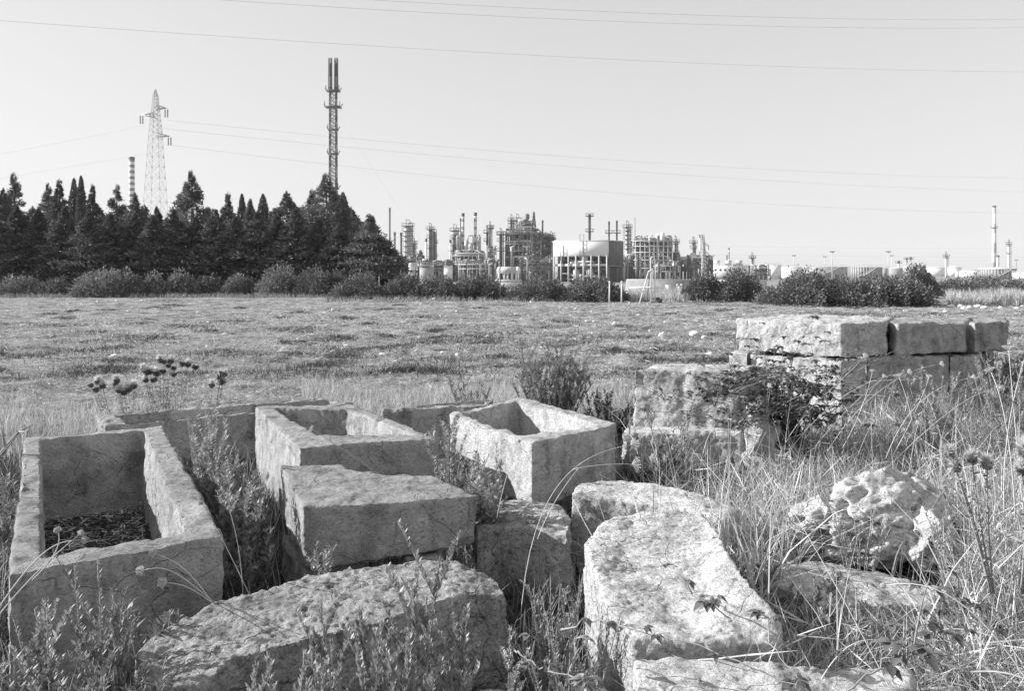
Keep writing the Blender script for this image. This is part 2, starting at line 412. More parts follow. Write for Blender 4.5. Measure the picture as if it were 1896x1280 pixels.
# plinth under the askew sarcophagus
prism('stone_block', 'shaded footing block under the pale askew sarcophagus', 'stone block', px([(905, 850), (990, 905), (1150, 845), (1010, 800)], .26), -.05, M['stone_grey'], spread=1.05)
# the flat slab and its support
prism('stone_slab', 'thick flat slab with a ragged back edge propped on rubble in the centre', 'stone slab',
      px([(519, 862), (538, 893), (560, 938), (640, 936), (772, 928), (886, 919), (866, 910), (802, 881), (716, 879), (656, 871), (632, 863)], .62), [.30, .28, .30, .31, .34, .37, .36, .33, .33, .33, .33],
      M['stone_grey'], disp=[('CHIP', .14, -.011, 0), ('CLOUDS', .5, .04, .5), ('CLOUDS', .06, .018, .5), ('CLOUDS', .02, .010, .3)], vox=.009, spread=.97)
prism('stone_slab', 'sunken slab hidden under the left end of the thick flat slab', 'stone slab', px([(520, 990), (560, 1060), (680, 1040), (640, 985)], .25), -.1, M['stone_grey'])
prism('stone_block', 'small dark support stone under the right part of the flat slab', 'stone block', px([(740, 995), (750, 1030), (815, 1028), (820, 990)], .33), -.1, M['stone_grey'])
# big rounded foreground stone
prism('boulder', 'huge rounded rough slab at the bottom left centre with weeds before it', 'boulder',
      px([(250, 1208), (268, 1300), (375, 1266), (430, 1218), (550, 1178), (700, 1149), (790, 1115), (865, 1098), (942, 1102), (925, 1075), (850, 1042), (780, 1036), (650, 1050), (520, 1078), (400, 1110), (310, 1160)], [.44, .40, .42, .46, .50, .51, .51, .50, .47, .50, .52, .53, .52, .51, .49, .46]), -.05,
      M['stone_worn'], vox=.0085, sm=26, disp=[('CLOUDS', .45, .09, .5), ('CLOUDS', .16, .045, .5), ('CLOUDS', .05, .026, .3), ('CLOUDS', .02, .014, .3)], spread=1.04)
prism('boulder', 'rounded shaded block right of the flat slab with a sunlit top', 'boulder',
      px([(880, 985), (960, 975), (1052, 990), (1062, 955), (1030, 932), (960, 922), (885, 932)], [.36, .37, .37, .40, .40, .40, .38]), -.05, M['stone_worn'], vox=.013, sm=12, disp=WEAR, spread=1.05)
prism('boulder', 'long pale knobbly block lying behind the big white block', 'boulder',
      px([(1056, 912), (1130, 922), (1235, 938), (1345, 962), (1374, 938), (1300, 915), (1225, 898), (1150, 886), (1070, 892)], [.47, .46, .44, .41, .40, .43, .47, .49, .49]), -.05, M['stone_pale'], vox=.013, sm=10, disp=WORN, spread=1.02)
prism('stone_block', 'big white rough block slanting through the lower centre right', 'stone block',
      px([(1082, 1004), (1118, 1110), (1172, 1185), (1300, 1190), (1440, 1195), (1452, 1150), (1402, 1090), (1352, 1035), (1330, 985), (1298, 944), (1180, 946), (1112, 968)], [.50, .46, .40, .40, .39, .44, .50, .52, .54, .55, .54, .52]), -.05,
      M['stone_pale'], vox=.0085, sm=14, disp=WORN, spread=1.0)
prism('stone_slab', 'flat pale slab along the bottom right edge below the big white block', 'stone slab',
      px([(1172, 1216), (1186, 1420), (1700, 1420), (1690, 1236), (1500, 1226), (1330, 1220)], [.43, .40, .38, .36, .42, .43]), 0, M['stone_pale'], vox=.013, sm=5, disp=WEAR)
prism('stone_slab', 'low pale slab just showing at the bottom centre edge', 'stone slab',
      px([(860, 1272), (850, 1360), (1120, 1370), (1100, 1272)], .2), 0, M['stone_pale'], vox=.014)
prism('stone_slab', 'half buried flat slab in the grass below the holed rock', 'stone slab',
      px([(1432, 1082), (1520, 1120), (1740, 1118), (1760, 1098), (1560, 1040), (1478, 1038)], [.26, .24, .20, .18, .22, .28]), -.1, M['stone_pale'], vox=.014)
# holed limestone rock: two lumps, one rock
def rock(name, label, cat, lumps, m, seed, holes=0, sub=6, hr=.11):
    rs = np.random.RandomState(seed); mb = MB()
    for (cx, cy, cz, rx, ry, rz, rot) in lumps:
        bm = bmesh.new(); bmesh.ops.create_icosphere(bm, subdivisions=sub, radius=1)
        P0 = np.array([v.co for v in bm.verts]); T = np.array([[v.index for v in f.verts] for f in bm.faces]); bm.free()
        ns = unit(rs.normal(size=(14, 3))); Q = P0.copy()
        for n in ns:
            d = np.maximum(Q@n-rs.uniform(.62, .85), 0); Q -= n*d[:, None]*.93
        for k in range(holes):
            h = unit(rs.normal(size=3)); w = hr*rs.uniform(.5, 1.6); dd = np.linalg.norm(P0-h, axis=1); Q *= (1-(.35 if w > hr else .22)*np.exp(-(dd/w)**4))[:, None]
        nz = fbm(P0[:, 0]*3+9, P0[:, 1]*3+P0[:, 2]*4, seed, 5)+fbm(P0[:, 2]*9, P0[:, 0]*8-P0[:, 1]*9, seed+5, 5)*.45
        Q *= (1+.22*nz)[:, None]; Q *= np.array([rx, ry, rz]); c, s = math.cos(rot), math.sin(rot)
        Q = np.stack([Q[:, 0]*c-Q[:, 1]*s, Q[:, 0]*s+Q[:, 1]*c, Q[:, 2]], -1)+np.array([cx, cy, cz]); mb.add(Q, None, T)
    l = lumps[0]
    FOOT.append([(l[0]+l[3]*.8*math.cos(q), l[1]+l[4]*.8*math.sin(q)) for q in np.linspace(0, 6.28, 8)[:-1]])
    return tag(mb.build(name, m, sm=False, loc=(l[0], l[1], 0)), label, cat)
def unit(v): return v/(np.linalg.norm(v, axis=-1, keepdims=True)+1e-12)
a = P(1640, 935, 4.8); b = P(1530, 960, 4.75); c = P(1705, 965, 4.65)
THIN += [[P(q, 0, D)[:2] for q, D in ((1475, 4.75), (1470, 3.9), (1775, 3.9), (1775, 4.75))], [P(q, 0, D)[:2] for q, D in ((1430, 4.1), (1430, 3.3), (1760, 3.3), (1760, 4.1))], [P(q, 0, D)[:2] for q, D in ((1370, 5.8), (1370, 6.6), (1180, 6.7), (1180, 5.8))]]
rock('boulder', 'jagged white limestone boulder full of holes in the grass on the right', 'boulder',
     [(a[0], a[1], .28, .40, .30, .29, .4), (b[0], b[1], .22, .30, .22, .25, .2), (c[0], c[1], .20, .28, .2, .19, .9), ((a[0]+b[0])/2, a[1]-.05, .16, .4, .25, .2, 0)], M['stone_porous'], 3, 60, 6, .12)
for (qx, qy, D, r, lab, sd) in [(1405, 800, 6.6, .17, 'small upright pale stone right of the tall pale block', 4), (1400, 752, 7.0, .17, 'pointed stone among the brambles beside the tall pale block', 5)]:
    p = P(qx, qy, D); rock('stone', lab, 'stone', [(p[0], p[1], p[2]-.05, r, r*.7, r*1.25, .5), (p[0]+.05, p[1], p[2]-.25, r*1.2, r, r, 0)], M['stone_wall'], sd, 4, 5)
# tall pale block left of the wall
def wall_block(label, pts, z0, m=M['stone_wall'], disp=WEAR, group='squared blocks of the ruined wall', sm=3, spread=1.0):
    """pts: (px, py, D) of the top corners in order"""
    return prism('wall_block', label, 'stone block', [P(*q) for q in pts], z0, m, vox=.016, sm=sm, disp=disp, group=group, spread=spread)
wall_block('tall pale squared block standing alone left of the ruined wall', [(1172, 683, 7.25), (1366, 688, 6.95), (1420, 678, 7.5), (1215, 676, 7.85)], .31, group=None)
wall_block('flat base block below the tall pale block, partly in shadow', [(1150, 800, 6.95), (1372, 803, 6.7), (1400, 775, 7.5), (1190, 775, 7.7)], -.05, group=None)
TZ = lambda D, zz: HY + (H-zz)*F/D
def wb(label, corners, z1, z0, **k):
    return wall_block(label, [(x, TZ(D, z1), D) for x, D in corners], z0, **k)
wb('upper left block of the ruined wall, its long face bright', [(1362, 9.35), (1558, 8.55), (1641, 8.78), (1655, 9.9), (1450, 10.0)], 1.22, .84)
wb('upper middle block of the ruined wall with a sunlit notch at its left', [(1645, 8.98), (1662, 8.72), (1789, 9.0), (1800, 9.9), (1650, 9.95)], 1.20, .85, m=M['stone_grey'])
wb('upper right block ending the ruined wall against the field', [(1791, 9.15), (1805, 8.98), (1866, 9.15), (1860, 9.9)], 1.20, .86, m=M['stone_grey'])
wb('small wedge stone at the far left of the lower wall course', [(1350, 9.35), (1384, 9.2), (1392, 9.7), (1360, 9.8)], .80, .35)
wb('bright lower course block between the wedge stone and the corner block', [(1388, 9.25), (1466, 8.95), (1490, 9.8), (1400, 9.9)], .80, -.05)
wb('lower corner block of the ruined wall, left face bright and right face dark', [(1466, 8.88), (1559, 8.45), (1604, 8.6), (1540, 9.6)], .82, -.05)
wb('wide dark lower block in the middle of the ruined wall', [(1606, 8.62), (1756, 8.85), (1760, 9.8), (1610, 9.7)], .83, -.05, m=M['stone_grey'])
wb('last dark lower block at the right end of the ruined wall', [(1758, 8.9), (1812, 9.0), (1840, 9.8), (1762, 9.9)], .82, -.05, m=M['stone_grey'], spread=1.12)
# stones lying in the field
def stone_proto(seed, name='stone'):
    rs = np.random.RandomState(seed); bm = bmesh.new()
    bmesh.ops.create_icosphere(bm, subdivisions=3, radius=1)
    for v in bm.verts:
        q = v.co; k = 1
        for j in range(5):
            n = Vector(rs.normal(size=3)).normalized() if False else None
        v.co = q
    ns = [Vector(rs.normal(size=3)).normalized() for _ in range(9)]
    for v in bm.verts:                                # cut facets
        for n in ns:
            d = v.co.dot(n) - .72
            if d > 0: v.co -= n*d*.9
        v.co.z *= .6
    me = bpy.data.meshes.new(name); bm.to_mesh(me); bm.free(); me.materials.append(M['pebble']); return me
SM = [stone_proto(i) for i in range(5)]
def field_stone(qx, qy, w, label=None, tall=1.0, k=0, group=None):
    D = H*F/(qy-HY); r = w*D/F/2; x = (qx-CX)*D/F
    o = bpy.data.objects.new('stone', SM[k % 5]); col.objects.link(o)
    o.location = (x, D, float(gz(x, D))+r*.25*tall); o.scale = (r, r*.8, r*tall); o.rotation_euler = (0, 0, k*1.7)
    return tag(o, label or 'small pale stone lying loose in the stubble field', 'stone', group)
for q in [(603, 581, 13, 'white oblong stone lying alone far out in the left field', .7), (552, 633, 8, 'little upright pointed stone standing in the middle of the field', 2.4),
          (1225, 622, 17, 'rounded pale stone left of the dark lump behind the tall block', 1.2), (1285, 622, 22, 'jagged pale stone lump in the field left of the ruined wall', 1.0),
          (1305, 626, 14, 'smaller shaded stone touching the jagged lump in the field', 1.1), (1157, 637, 20, 'flat thin stone lying in the field behind the bush', .4), (735, 556, 9, 'white stone at the foot of the thin pole in the hedge', 1.4),
          (804, 556, 14, 'white rubble stone at the hedge foot right of the thin pole', .8), (212, 662, 16, 'flat pale stone above the thistles on the left', .5)]:
    field_stone(q[0], q[1], q[2], q[3], q[4], int(q[0]))
rs = np.random.RandomState(4)
for i in range(120):
    qy = 556 + 110*rs.rand()**1.5; qx = rs.uniform(10, 1890)
    if qx > 1340 and qy > 580: continue
    field_stone(qx, qy, rs.uniform(4.5, 12)*(.6+.5*(qy-550)/60), None, rs.uniform(.5, 1.2), i, 'pale stones scattered over the field')
for i in range(26):
    field_stone(rs.uniform(1760, 1896), rs.uniform(565, 574), rs.uniform(6, 16), 'white rubble stone heaped at the foot of the pale grass on the right', rs.uniform(.6, 1.0), i, 'rubble below the pale grass')
# ------------------------------------------------------------------ refinery and tank farm
GZ = -3.2
def wpx(w, D): return w*D/F
def X(qx, D): return (qx-CX)*D/F
def Zy(qy, D): return H-(qy-HY)*D/F
SEG = 14
def railing(mb, cx, cy, r, z, n=8):
    for k in range(n):
        a0, a1 = 2*math.pi*k/n, 2*math.pi*(k+1)/n
        p0 = (cx+r*math.cos(a0), cy+r*math.sin(a0)); p1 = (cx+r*math.cos(a1), cy+r*math.sin(a1))
        mb.bar((*p0, z), (*p0, z+1.2), .1); mb.bar((*p0, z+1.2), (*p1, z+1.2), .1)
def column(label, qx, ytop, w, D, m='steel_pale', plats=(), crown=True, z0=GZ, name='distillation_column', cat='column', side_pipe=True, group=None, top='dome'):
    x = X(qx, D); r = wpx(w, D)/2; zt = Zy(ytop, D)
    t = empty(name, (x, D, z0), label, cat, group)
    prof = [(r*1.15, z0), (r*1.15, z0+1.5), (r, z0+2.5), (r, zt-r*.7)]
    prof += [(r*.8, zt-r*.25), (r*.35, zt)] if top == 'dome' else [(r, zt)]
    MB().lathe(x, D, prof, SEG).build('shell', M[m], t, sm=False)
    for p in plats:
        zz = Zy(p, D); mb = MB().lathe(x, D, [(r*1.0, zz-.15), (r+1.1, zz-.1), (r+1.1, zz+.1), (r, zz+.1)], 12)
        railing(mb, x, D, r+1.1, zz+.1); mb.build('platform', M['steel_mid'], t)
    if crown:
        mb = MB(); zz = zt-r*.3
        mb.lathe(x, D, [(r, zz-.2), (r+1.3, zz-.15), (r+1.3, zz+.1), (r*.3, zz+.1)], 12); railing(mb, x, D, r+1.3, zz+.1)
        mb.bar((x-r*.5, D, zz), (x-r*.5, D, zz+3.2), .22); mb.bar((x+r*.6, D, zz), (x+r*.6, D, zz+2.6), .22); mb.bar((x-r*.5, D, zz+3.1), (x+r*.6, D, zz+2.5), .22)
        mb.build('crown_platform', M['steel_dark'], t)
    mb = MB(); rx = x+r*.55; ry = D-r-.55                  # caged ladder
    mb.bar((rx, ry, z0), (rx, ry, zt-1), .12); mb.bar((rx+.6, ry, z0), (rx+.6, ry, zt-1), .12)
    zz = z0+1
    while zz < zt-1: mb.bar((rx, ry, zz), (rx+.6, ry, zz), .08); zz += 1.1
    mb.build('ladder', M['steel_mid'], t)
    if side_pipe:
        pr = max(.22, r*.16); sx = x+r+pr*1.6
        MB().tube([(x, D, zt+.2), (x+r*.4, D, zt+1.1), (sx-.2, D, zt+.9), (sx, D, zt-.6), (sx, D, z0)], pr, 7).build('overhead_pipe', M['steel_pale'], t, sm=True)
        MB().tube([(x-r*.5, D-r-pr, zt-r*2), (x-r*.5, D-r-pr*2, zt-r*3), (x-r*.5, D-r-pr*2, z0)], pr*.7, 6).build('drain_pipe', M['steel_mid'], t, sm=True)
    return t
def stack(label, qx, ytop, w, D, m='stack_grey', plats=(), z0=GZ, taper=1.0, group=None, ragged=False, w2=None, name='chimney'):
    x = X(qx, D); r = wpx(w, D)/2; r2 = r*taper if w2 is None else wpx(w2, D)/2; zt = Zy(ytop, D)
    t = empty(name, (x, D, z0), label, 'chimney', group)
    MB().lathe(x, D, [(r2, z0), (r, zt)], SEG).build('shaft', M[m], t, sm=True)
    MB().lathe(x, D, [(r*1.0, zt-1.4), (r*1.12, zt-1.3), (r*1.12, zt+.1), (r*.85, zt+.1), (r*.85, zt-.4)], SEG).build('rim', M['steel_dark'], t)
    for p in plats:
        zz = Zy(p, D); mb = MB().lathe(x, D, [(r, zz-.2), (r+1.4, zz-.1), (r+1.4, zz+.15), (r, zz+.15)], 12); railing(mb, x, D, r+1.4, zz+.1)
        mb.build('platform', M['steel_dark'], t)
    return t
def rack(label, x0, x1, ytop, D, levels, bays, depth=9, m='steel_mid', seed=0, fill=1.0, vessels=2, fans=0, name='process_structure', z0=GZ, railtop=True, pipes=True):
    """open steel frame with floors, pipes and vessels on them"""
    rs = np.random.RandomState(seed); a, b = X(x0, D), X(x1, D); zt = Zy(ytop, D)
    t = empty(name, ((a+b)/2, D, z0), label, 'steel structure')
    fr = MB(); xs = np.linspace(a, b, bays+1); zs = [Zy(q, D) for q in levels]
    if zt not in zs: zs = zs+[zt]
    zs = sorted(zs)
    for yy in (D-depth/2, D+depth/2):
        for xx in xs: fr.bar((xx, yy, z0), (xx, yy, zt), .38)
        for zz in zs: fr.bar((a, yy, zz), (b, yy, zz), .42)
        zp = [z0]+zs
        for i in range(len(zp)-1):
            k = rs.randint(bays); fr.bar((xs[k], yy, zp[i]), (xs[k+1], yy, zp[i+1]), .2)
    for zz in zs:
        for xx in xs: fr.bar((xx, D-depth/2, zz), (xx, D+depth/2, zz), .36)
    fr.build('steel_frame', M[m], t)
    fl = MB()
    for zz in zs:
        for i in range(bays):
            if rs.rand() < .6: fl.box(xs[i]+.2, xs[i+1]-.2, D-depth/2+.2, D+depth/2-.2, zz+.22, zz+.32)
    fl.build('floor_grating', M['steel_mid'], t)
    rl = MB()
    for zz in zs:
        if rs.rand() < .75 or (railtop and zz == zs[-1]):
            rl.bar((a, D-depth/2-.1, zz+1.3), (b, D-depth/2-.1, zz+1.3), .09); rl.bar((a, D-depth/2-.1, zz+.8), (b, D-depth/2-.1, zz+.8), .07)
            for xx in np.linspace(a, b, bays*3+1): rl.bar((xx, D-depth/2-.1, zz), (xx, D-depth/2-.1, zz+1.3), .09)
    rl.build('handrail', M['steel_pale'], t)
    if pipes:
        ps = [MB(), MB(), MB()]
        for zz in zs:
            for _ in range(int(7*fill)):
                yy = D+rs.uniform(-.5, .45)*depth; p = rs.uniform(.14, .42); i = rs.randint(3); h = rs.uniform(.4, 2.0); e = rs.uniform(0, .3, 2)
                xa, xb = a+(b-a)*e[0], b-(b-a)*e[1]
                ps[i].tube([(xa, yy, z0+1 if rs.rand() < .3 else zz-1), (xa+.01, yy, zz+h-.4), (xa+.5, yy, zz+h), (xb-.5, yy, zz+h), (xb, yy, zz+h-.5), (xb+.01, yy, zz-1.5)], p, 6)
        for _ in range(int(24*fill)):
            xx = rs.uniform(a, b); yy = D-depth/2+rs.uniform(-.5, depth*.6); i = rs.randint(3); q = sorted(rs.choice(len(zs)+1, 2)); zl = [z0]+zs
            ps[i].tube([(xx, yy, zl[q[0]]), (xx+.05, yy, zl[q[1]]+1.8), (xx+rs.uniform(-2, 2), yy, zl[q[1]]+2.3)], rs.uniform(.15, .5), 6)
        for q, mm in zip(ps, ('steel_dark', 'steel_mid', 'steel_white')):
            if q.n: q.build('pipework', M[mm], t, sm=True)
    for k in range(vessels):
        zz = rs.choice(zs[:-1]) if len(zs) > 1 else z0; xx = rs.uniform(a+2, b-2); yy = D+rs.uniform(-.35, .1)*depth; rr = rs.uniform(.7, 1.4); mv = M[['steel_pale', 'steel_white', 'steel_mid'][rs.randint(3)]]
        if rs.rand() < .5:
            L = rs.uniform(3, 6); mb = MB().tube([(xx-L/2-rr*.5, yy, zz+rr+.6), (xx-L/2, yy, zz+rr+.6), (xx+L/2, yy, zz+rr+.6), (xx+L/2+rr*.5, yy, zz+rr+.6)], [rr*.5, rr, rr, rr*.5], 12)
            mb.box(xx-L/3-.2, xx-L/3+.2, yy-rr*.8, yy+rr*.8, zz+.33, zz+rr); mb.box(xx+L/3-.2, xx+L/3+.2, yy-rr*.8, yy+rr*.8, zz+.33, zz+rr)
        else:
            hh = rs.uniform(3, 6.5); mb = MB().lathe(xx, yy, [(rr, zz+.33), (rr, zz+hh), (rr*.5, zz+hh+.7)], 12)
        mb.build('vessel', mv, t, sm=False)
    for k in range(fans):
        xx = a+(b-a)*(k+.5)/fans; rr = (b-a)/fans*.42
        mb = MB().lathe(xx, D-depth*.15, [(rr*1.1, zt+.5), (rr, zt+1.6), (rr*.92, zt+1.6), (rr*.92, zt+.5)], 14); mb.build('cooling_fan', M['steel_mid'], t)
    return t
def tank(label, x0, x1, ytop, D, m='tank_white', roof='cone', z0=GZ, stair=True, ribs=False, group='storage tanks'):
    a, b = X(x0, D), X(x1, D); r = (b-a)/2; x = (a+b)/2; zt = Zy(ytop, D)
    t = empty('storage_tank', (x, D, z0), label, 'tank', group)
    mb = MB().lathe(x, D, [(r, z0), (r, zt)], 40); mb.build('wall', M[m], t, sm=False)
    if roof == 'cone': MB().lathe(x, D, [(r*1.01, zt-.01), (r*1.01, zt+.12), (r*.5, zt+r*.05+.1), (0.2, zt+r*.09+.1)], 40).build('roof', M['tank_white'], t)
    if roof == 'dome': MB().lathe(x, D, [(r*1.0, zt), (r*.85, zt+r*.12), (r*.6, zt+r*.22), (r*.3, zt+r*.28), (.1, zt+r*.3)], 40).build('roof', M['tank_white'], t, sm=True)
    mb = MB(); n = 28
    for k in range(n):
        a0, a1 = 2*math.pi*k/n, 2*math.pi*(k+1)/n; q0 = (x+r*math.cos(a0), D+r*math.sin(a0)); q1 = (x+r*math.cos(a1), D+r*math.sin(a1))
        mb.bar((*q0, zt), (*q0, zt+1.1), .1); mb.bar((*q0, zt+1.1), (*q1, zt+1.1), .1)
    mb.bar  # railing
    mb.build('handrail', M['steel_pale'], t)
    if ribs:
        mb = MB()
        for k in range(40):
            a0 = 2*math.pi*k/40; mb.bar((x+(r+.1)*math.cos(a0), D+(r+.1)*math.sin(a0), z0), (x+(r+.1)*math.cos(a0), D+(r+.1)*math.sin(a0), zt), .3)
        mb.build('stiffener', M['tank_grey'], t)
    if stair:
        mb = MB(); n = 12; s0 = -2.4
        pts = []
        for k in range(n+1):
            an = s0+k*1.1/n; pts.append((x+(r+.5)*math.cos(an), D+(r+.5)*math.sin(an), z0+(zt-z0)*k/n))
        for k in range(n): mb.bar(pts[k], pts[k+1], .35); mb.bar((pts[k][0], pts[k][1], pts[k][2]+1.1), (pts[k+1][0], pts[k+1][1], pts[k+1][2]+1.1), .1)
        mb.build('staircase', M['steel_white'], t)
    return t
def lattice(mb, x, y, z0, z1, w0, w1, n, t=.16, rot=0.0):
    """four-legged lattice between two heights"""
    c = [(math.cos(rot+a)*.7071, math.sin(rot+a)*.7071) for a in (math.pi/4, 3*math.pi/4, 5*math.pi/4, 7*math.pi/4)]
    # panel heights shrink as the tower narrows
    ws = [w0+(w1-w0)*k/n for k in range(n+1)]
    hs = np.cumsum([0]+[(ws[k]+ws[k+1])/2+.3 for k in range(n)]); hs = z0+(z1-z0)*hs/hs[-1]
    for k in range(n):
        f = lambda zz: w0+(w1-w0)*(zz-z0)/(z1-z0)
        A = [(x+p[0]*f(hs[k]), y+p[1]*f(hs[k]), hs[k]) for p in c]; B = [(x+p[0]*f(hs[k+1]), y+p[1]*f(hs[k+1]), hs[k+1]) for p in c]
        for i in range(4):
            j = (i+1) % 4; mb.bar(A[i], B[i], t*1.5); mb.bar(A[i], B[j], t); mb.bar(A[j], B[i], t); mb.bar(B[i], B[j], t)
# --- the double flare
def flare():
    D = 380; x = X(617, D); zt = Zy(115, D)
    t = empty('flare_stack', (x, D, GZ), 'very tall twin-pipe lattice flare stack rising behind the conifers', 'flare stack')
    w = wpx(14.5, D); z2 = Zy(150, D)
    mb = MB(); lattice(mb, x, D, GZ, Zy(168, D), w*.92, w*.82, 26, .20); mb.build('lattice_mast', M['stack_grey'], t)
    for s, lab in ((-1, 0), (1, 1)):
        MB().tube([(x+s*w*.38, D, GZ), (x+s*w*.38, D, Zy(166, D)), (x+s*w*.36, D, zt)], [wpx(4.6, D)/2, wpx(4.6, D)/2, wpx(4.4, D)/2], 10).build('flare_pipe', M['band_flare'], t, sm=True)
        mb = MB(); lattice(mb, x+s*w*.38, D, Zy(166, D), zt+2, wpx(5.8, D), wpx(5.2, D), 12, .13); mb.build('tip_lattice', M['steel_dark'], t)
    MB().tube([(x, D-w*.3, GZ), (x, D-w*.3, Zy(170, D))], wpx(2.2, D)/2, 8).build('riser_pipe', M['steel_pale'], t, sm=True)
    for yy, ww in ((168, 24), (198, 28), (240, 18), (285, 18), (349, 20)):
        zz = Zy(yy, D); hw = wpx(ww, D)/2; mb = MB().box(x-hw, x+hw, D-hw*.6, D+hw*.6, zz-.35, zz+.35)
        for s in (-1, 1): mb.bar((x+s*hw, D-hw*.6, zz), (x+s*hw, D-hw*.6, zz+2.4), .3); mb.bar((x+s*hw, D, zz+.2), (x+s*(hw+1), D, zz+1.6), .3)
        mb.build('platform', M['steel_dark'], t)
    for (gx, gy, gD) in ((765, 425, 380), (540, 360, 380), (800, 480, 330)):
        MB().tube([(x, D, Zy(200, D)), P(gx, gy, gD), (P(gx, gy, gD)[0]*1.0+ (P(gx, gy, gD)[0]-x)*.6, gD, GZ)], .014, 4).build('guy_wire', M['cable'], t)
flare()
# --- chimneys, columns: (label, px, top, width, D ...)
stack('thin ragged dark chimney just right of the conifers', 721.6, 385, 3.2, 352, 'steel_dark')
stack('short dark stack next to the thin ragged chimney', 730.8, 430, 3.8, 350)
stack('short dark stack close left of the fat ringed column', 742.8, 431, 3.8, 352)
column('fat pale column with many ring platforms and railed crown', 755.3, 417, 13.5, 345, 'steel_pale', (428, 437, 446, 456, 466, 476))
column('short narrow column leaning on the fat ringed column', 766, 451, 5, 350, 'steel_mid', (460, 472))
column('small pale cylinder with holes in front of the fat ringed column', 763, 487, 13, 330, 'steel_white', (), False, side_pipe=False, name='silo', cat='silo', top='flat')
column('small grey cylinder left of the pale one with holes', 744, 487, 9, 332, 'steel_mid', (), False, side_pipe=False, name='silo', cat='silo', top='flat')
stack('thin white stack left of the dark ribbed column', 789, 442, 4, 340, 'steel_white')
column('dark ribbed column with pipes running up its side', 797, 424, 6.5, 352, 'stack_grey', (440, 460, 480))
column('grey twin of the ribbed column with a looping top pipe', 803.5, 428, 6.5, 354, 'stack_grey', (450, 475), False)
stack('thin white stack standing left of the white-collared column', 834, 444, 4, 338, 'steel_white')
t = column('dark column with a white collar near its top', 842.5, 426, 10, 345, 'stack_grey', (441, 455, 468))
zc = Zy(434, 345); MB().lathe(X(842.5, 345), 345, [(wpx(6, 345), zc), (wpx(6, 345), zc+1.3)], 16).build('collar', M['steel_white'], t)
stack('left of the two tall ringed heater stacks', 857.2, 395, 5.4, 346, 'band_stack', group='ringed heater stacks')
stack('right of the two tall ringed heater stacks', 880.2, 394, 5.4, 346, 'band_stack', group='ringed heater stacks')
stack('slim stack hidden behind the left ringed heater stack', 853, 404, 2.6, 356, 'stack_grey')
column('small two-stage column with a wide head', 907.6, 422, 3.6, 344, 'steel_pale', (424, 464))
column('slim grey column left of the wide-headed one', 902, 431, 4, 347, 'stack_grey', (447,))
column('grey column under a broad square platform', 927.5, 434, 6, 344, 'steel_mid', (434, 447, 465))
column('ragged dark column at the left of the main process tower', 946.7, 408, 4.2, 352, 'stack_grey', (413, 420, 428, 438))
column('pair-topped column crowned with pipes above the main process tower', 958.5, 407, 8, 354, 'steel_mid', (415, 424, 434))
stack('plain dark stack just right of the lattice mast', 1004.6, 408, 3.2, 350, 'steel_dark')
column('small pale column behind the left end of the white hall', 1021, 440, 5.5, 352, 'steel_pale', (444, 455))
stack('tall stack with two wide platforms above the white hall', 1091.8, 397, 4.6, 362, 'stack_grey', (400.5, 429))
stack('left of the two dark stacks at the right end of the white hall', 1127.7, 410, 3.0, 360, 'steel_dark', (432,))
stack('right of the two dark stacks at the right end of the white hall', 1142.2, 409, 3.0, 360, 'steel_dark', (432,))
column('pale ringed column standing free right of the white hall', 1162, 420, 7.5, 350, 'steel_pale', (427, 435, 443, 452, 461))
stack('hair-thin mast right of the free ringed column', 1175.8, 403, 0.9, 350, 'steel_mid', name='mast')
column('slim column right of the fan structure', 1251, 448, 4.5, 350, 'steel_pale', (452, 469))
column('dark slender column left of the small right-hand pylon', 1284, 450, 4, 352, 'stack_grey', (460, 478))
stack('pale member of the stack pair beside the small pylon', 1295.8, 435, 2.4, 350, 'steel_white')
stack('dark member of the stack pair beside the small pylon', 1300, 435, 2.0, 352, 'steel_dark')
# --- process structures
def heater():
    D = 345
    t = empty('furnace', (X(868, D), D, GZ), 'box furnace with thick ducts under the two ringed stacks', 'furnace')
    mb = MB(); a, b = X(852, D), X(893, D); z1, z2 = Zy(484, D), Zy(470, D)
    mb.box(a, b, D-5, D+5, z1, z2); mb.build('firebox', M['steel_mid'], t)
    mb = MB()
    for xx in np.linspace(a+.3, b-.3, 8): mb.bar((xx, D-5.2, GZ), (xx, D-5.2, z2+1.5), .4)
    for zz in (z1, z1+1.6, z2, z2+1.4): mb.bar((a, D-5.3, zz), (b, D-5.3, zz), .35)
    mb.build('steel_frame', M['steel_pale'], t)
    for i, (xx, ww, yt) in enumerate(((864, 7, 446), (872, 8, 450), (887, 6, 440))):
        MB().box(X(xx, D)-wpx(ww, D)/2, X(xx, D)+wpx(ww, D)/2, D-3, D+3, z2, Zy(yt, D)).build('convection_box', M['steel_pale'], t)
    for (x0, x1, yt, yb) in ((847, 852, 437, 470), (867, 877, 437, 455), (884, 890, 436, 452)):
        r = wpx(1.5, D); MB().tube([(X(x0, D), D-4, Zy(yb, D)), (X(x0, D), D-4, Zy(yt+4, D)), (X(x0+1.5, D), D-4, Zy(yt, D)), (X(x1-1.5, D), D-4, Zy(yt, D)), (X(x1, D), D-4, Zy(yt+4, D)), (X(x1, D), D-4, Zy(yb, D))], r, 10).build('duct', M['steel_pale'], t, sm=True)
heater()
rack('low steel structure at the foot of the ringed heater stacks', 838, 898, 474, 340, (490, 503), 8, 8, 'steel_pale', 3, 1.4, 5)
rack('white open frame between the heaters and the horizontal drum', 901, 918, 465, 338, (479, 489), 2, 5, 'steel_white', 5, .8, 2)
rack('main many-storeyed process tower crowded with pipes', 936, 1001, 434, 348, (453, 466, 482, 497), 8, 12, 'steel_mid', 7, 2.4, 12)
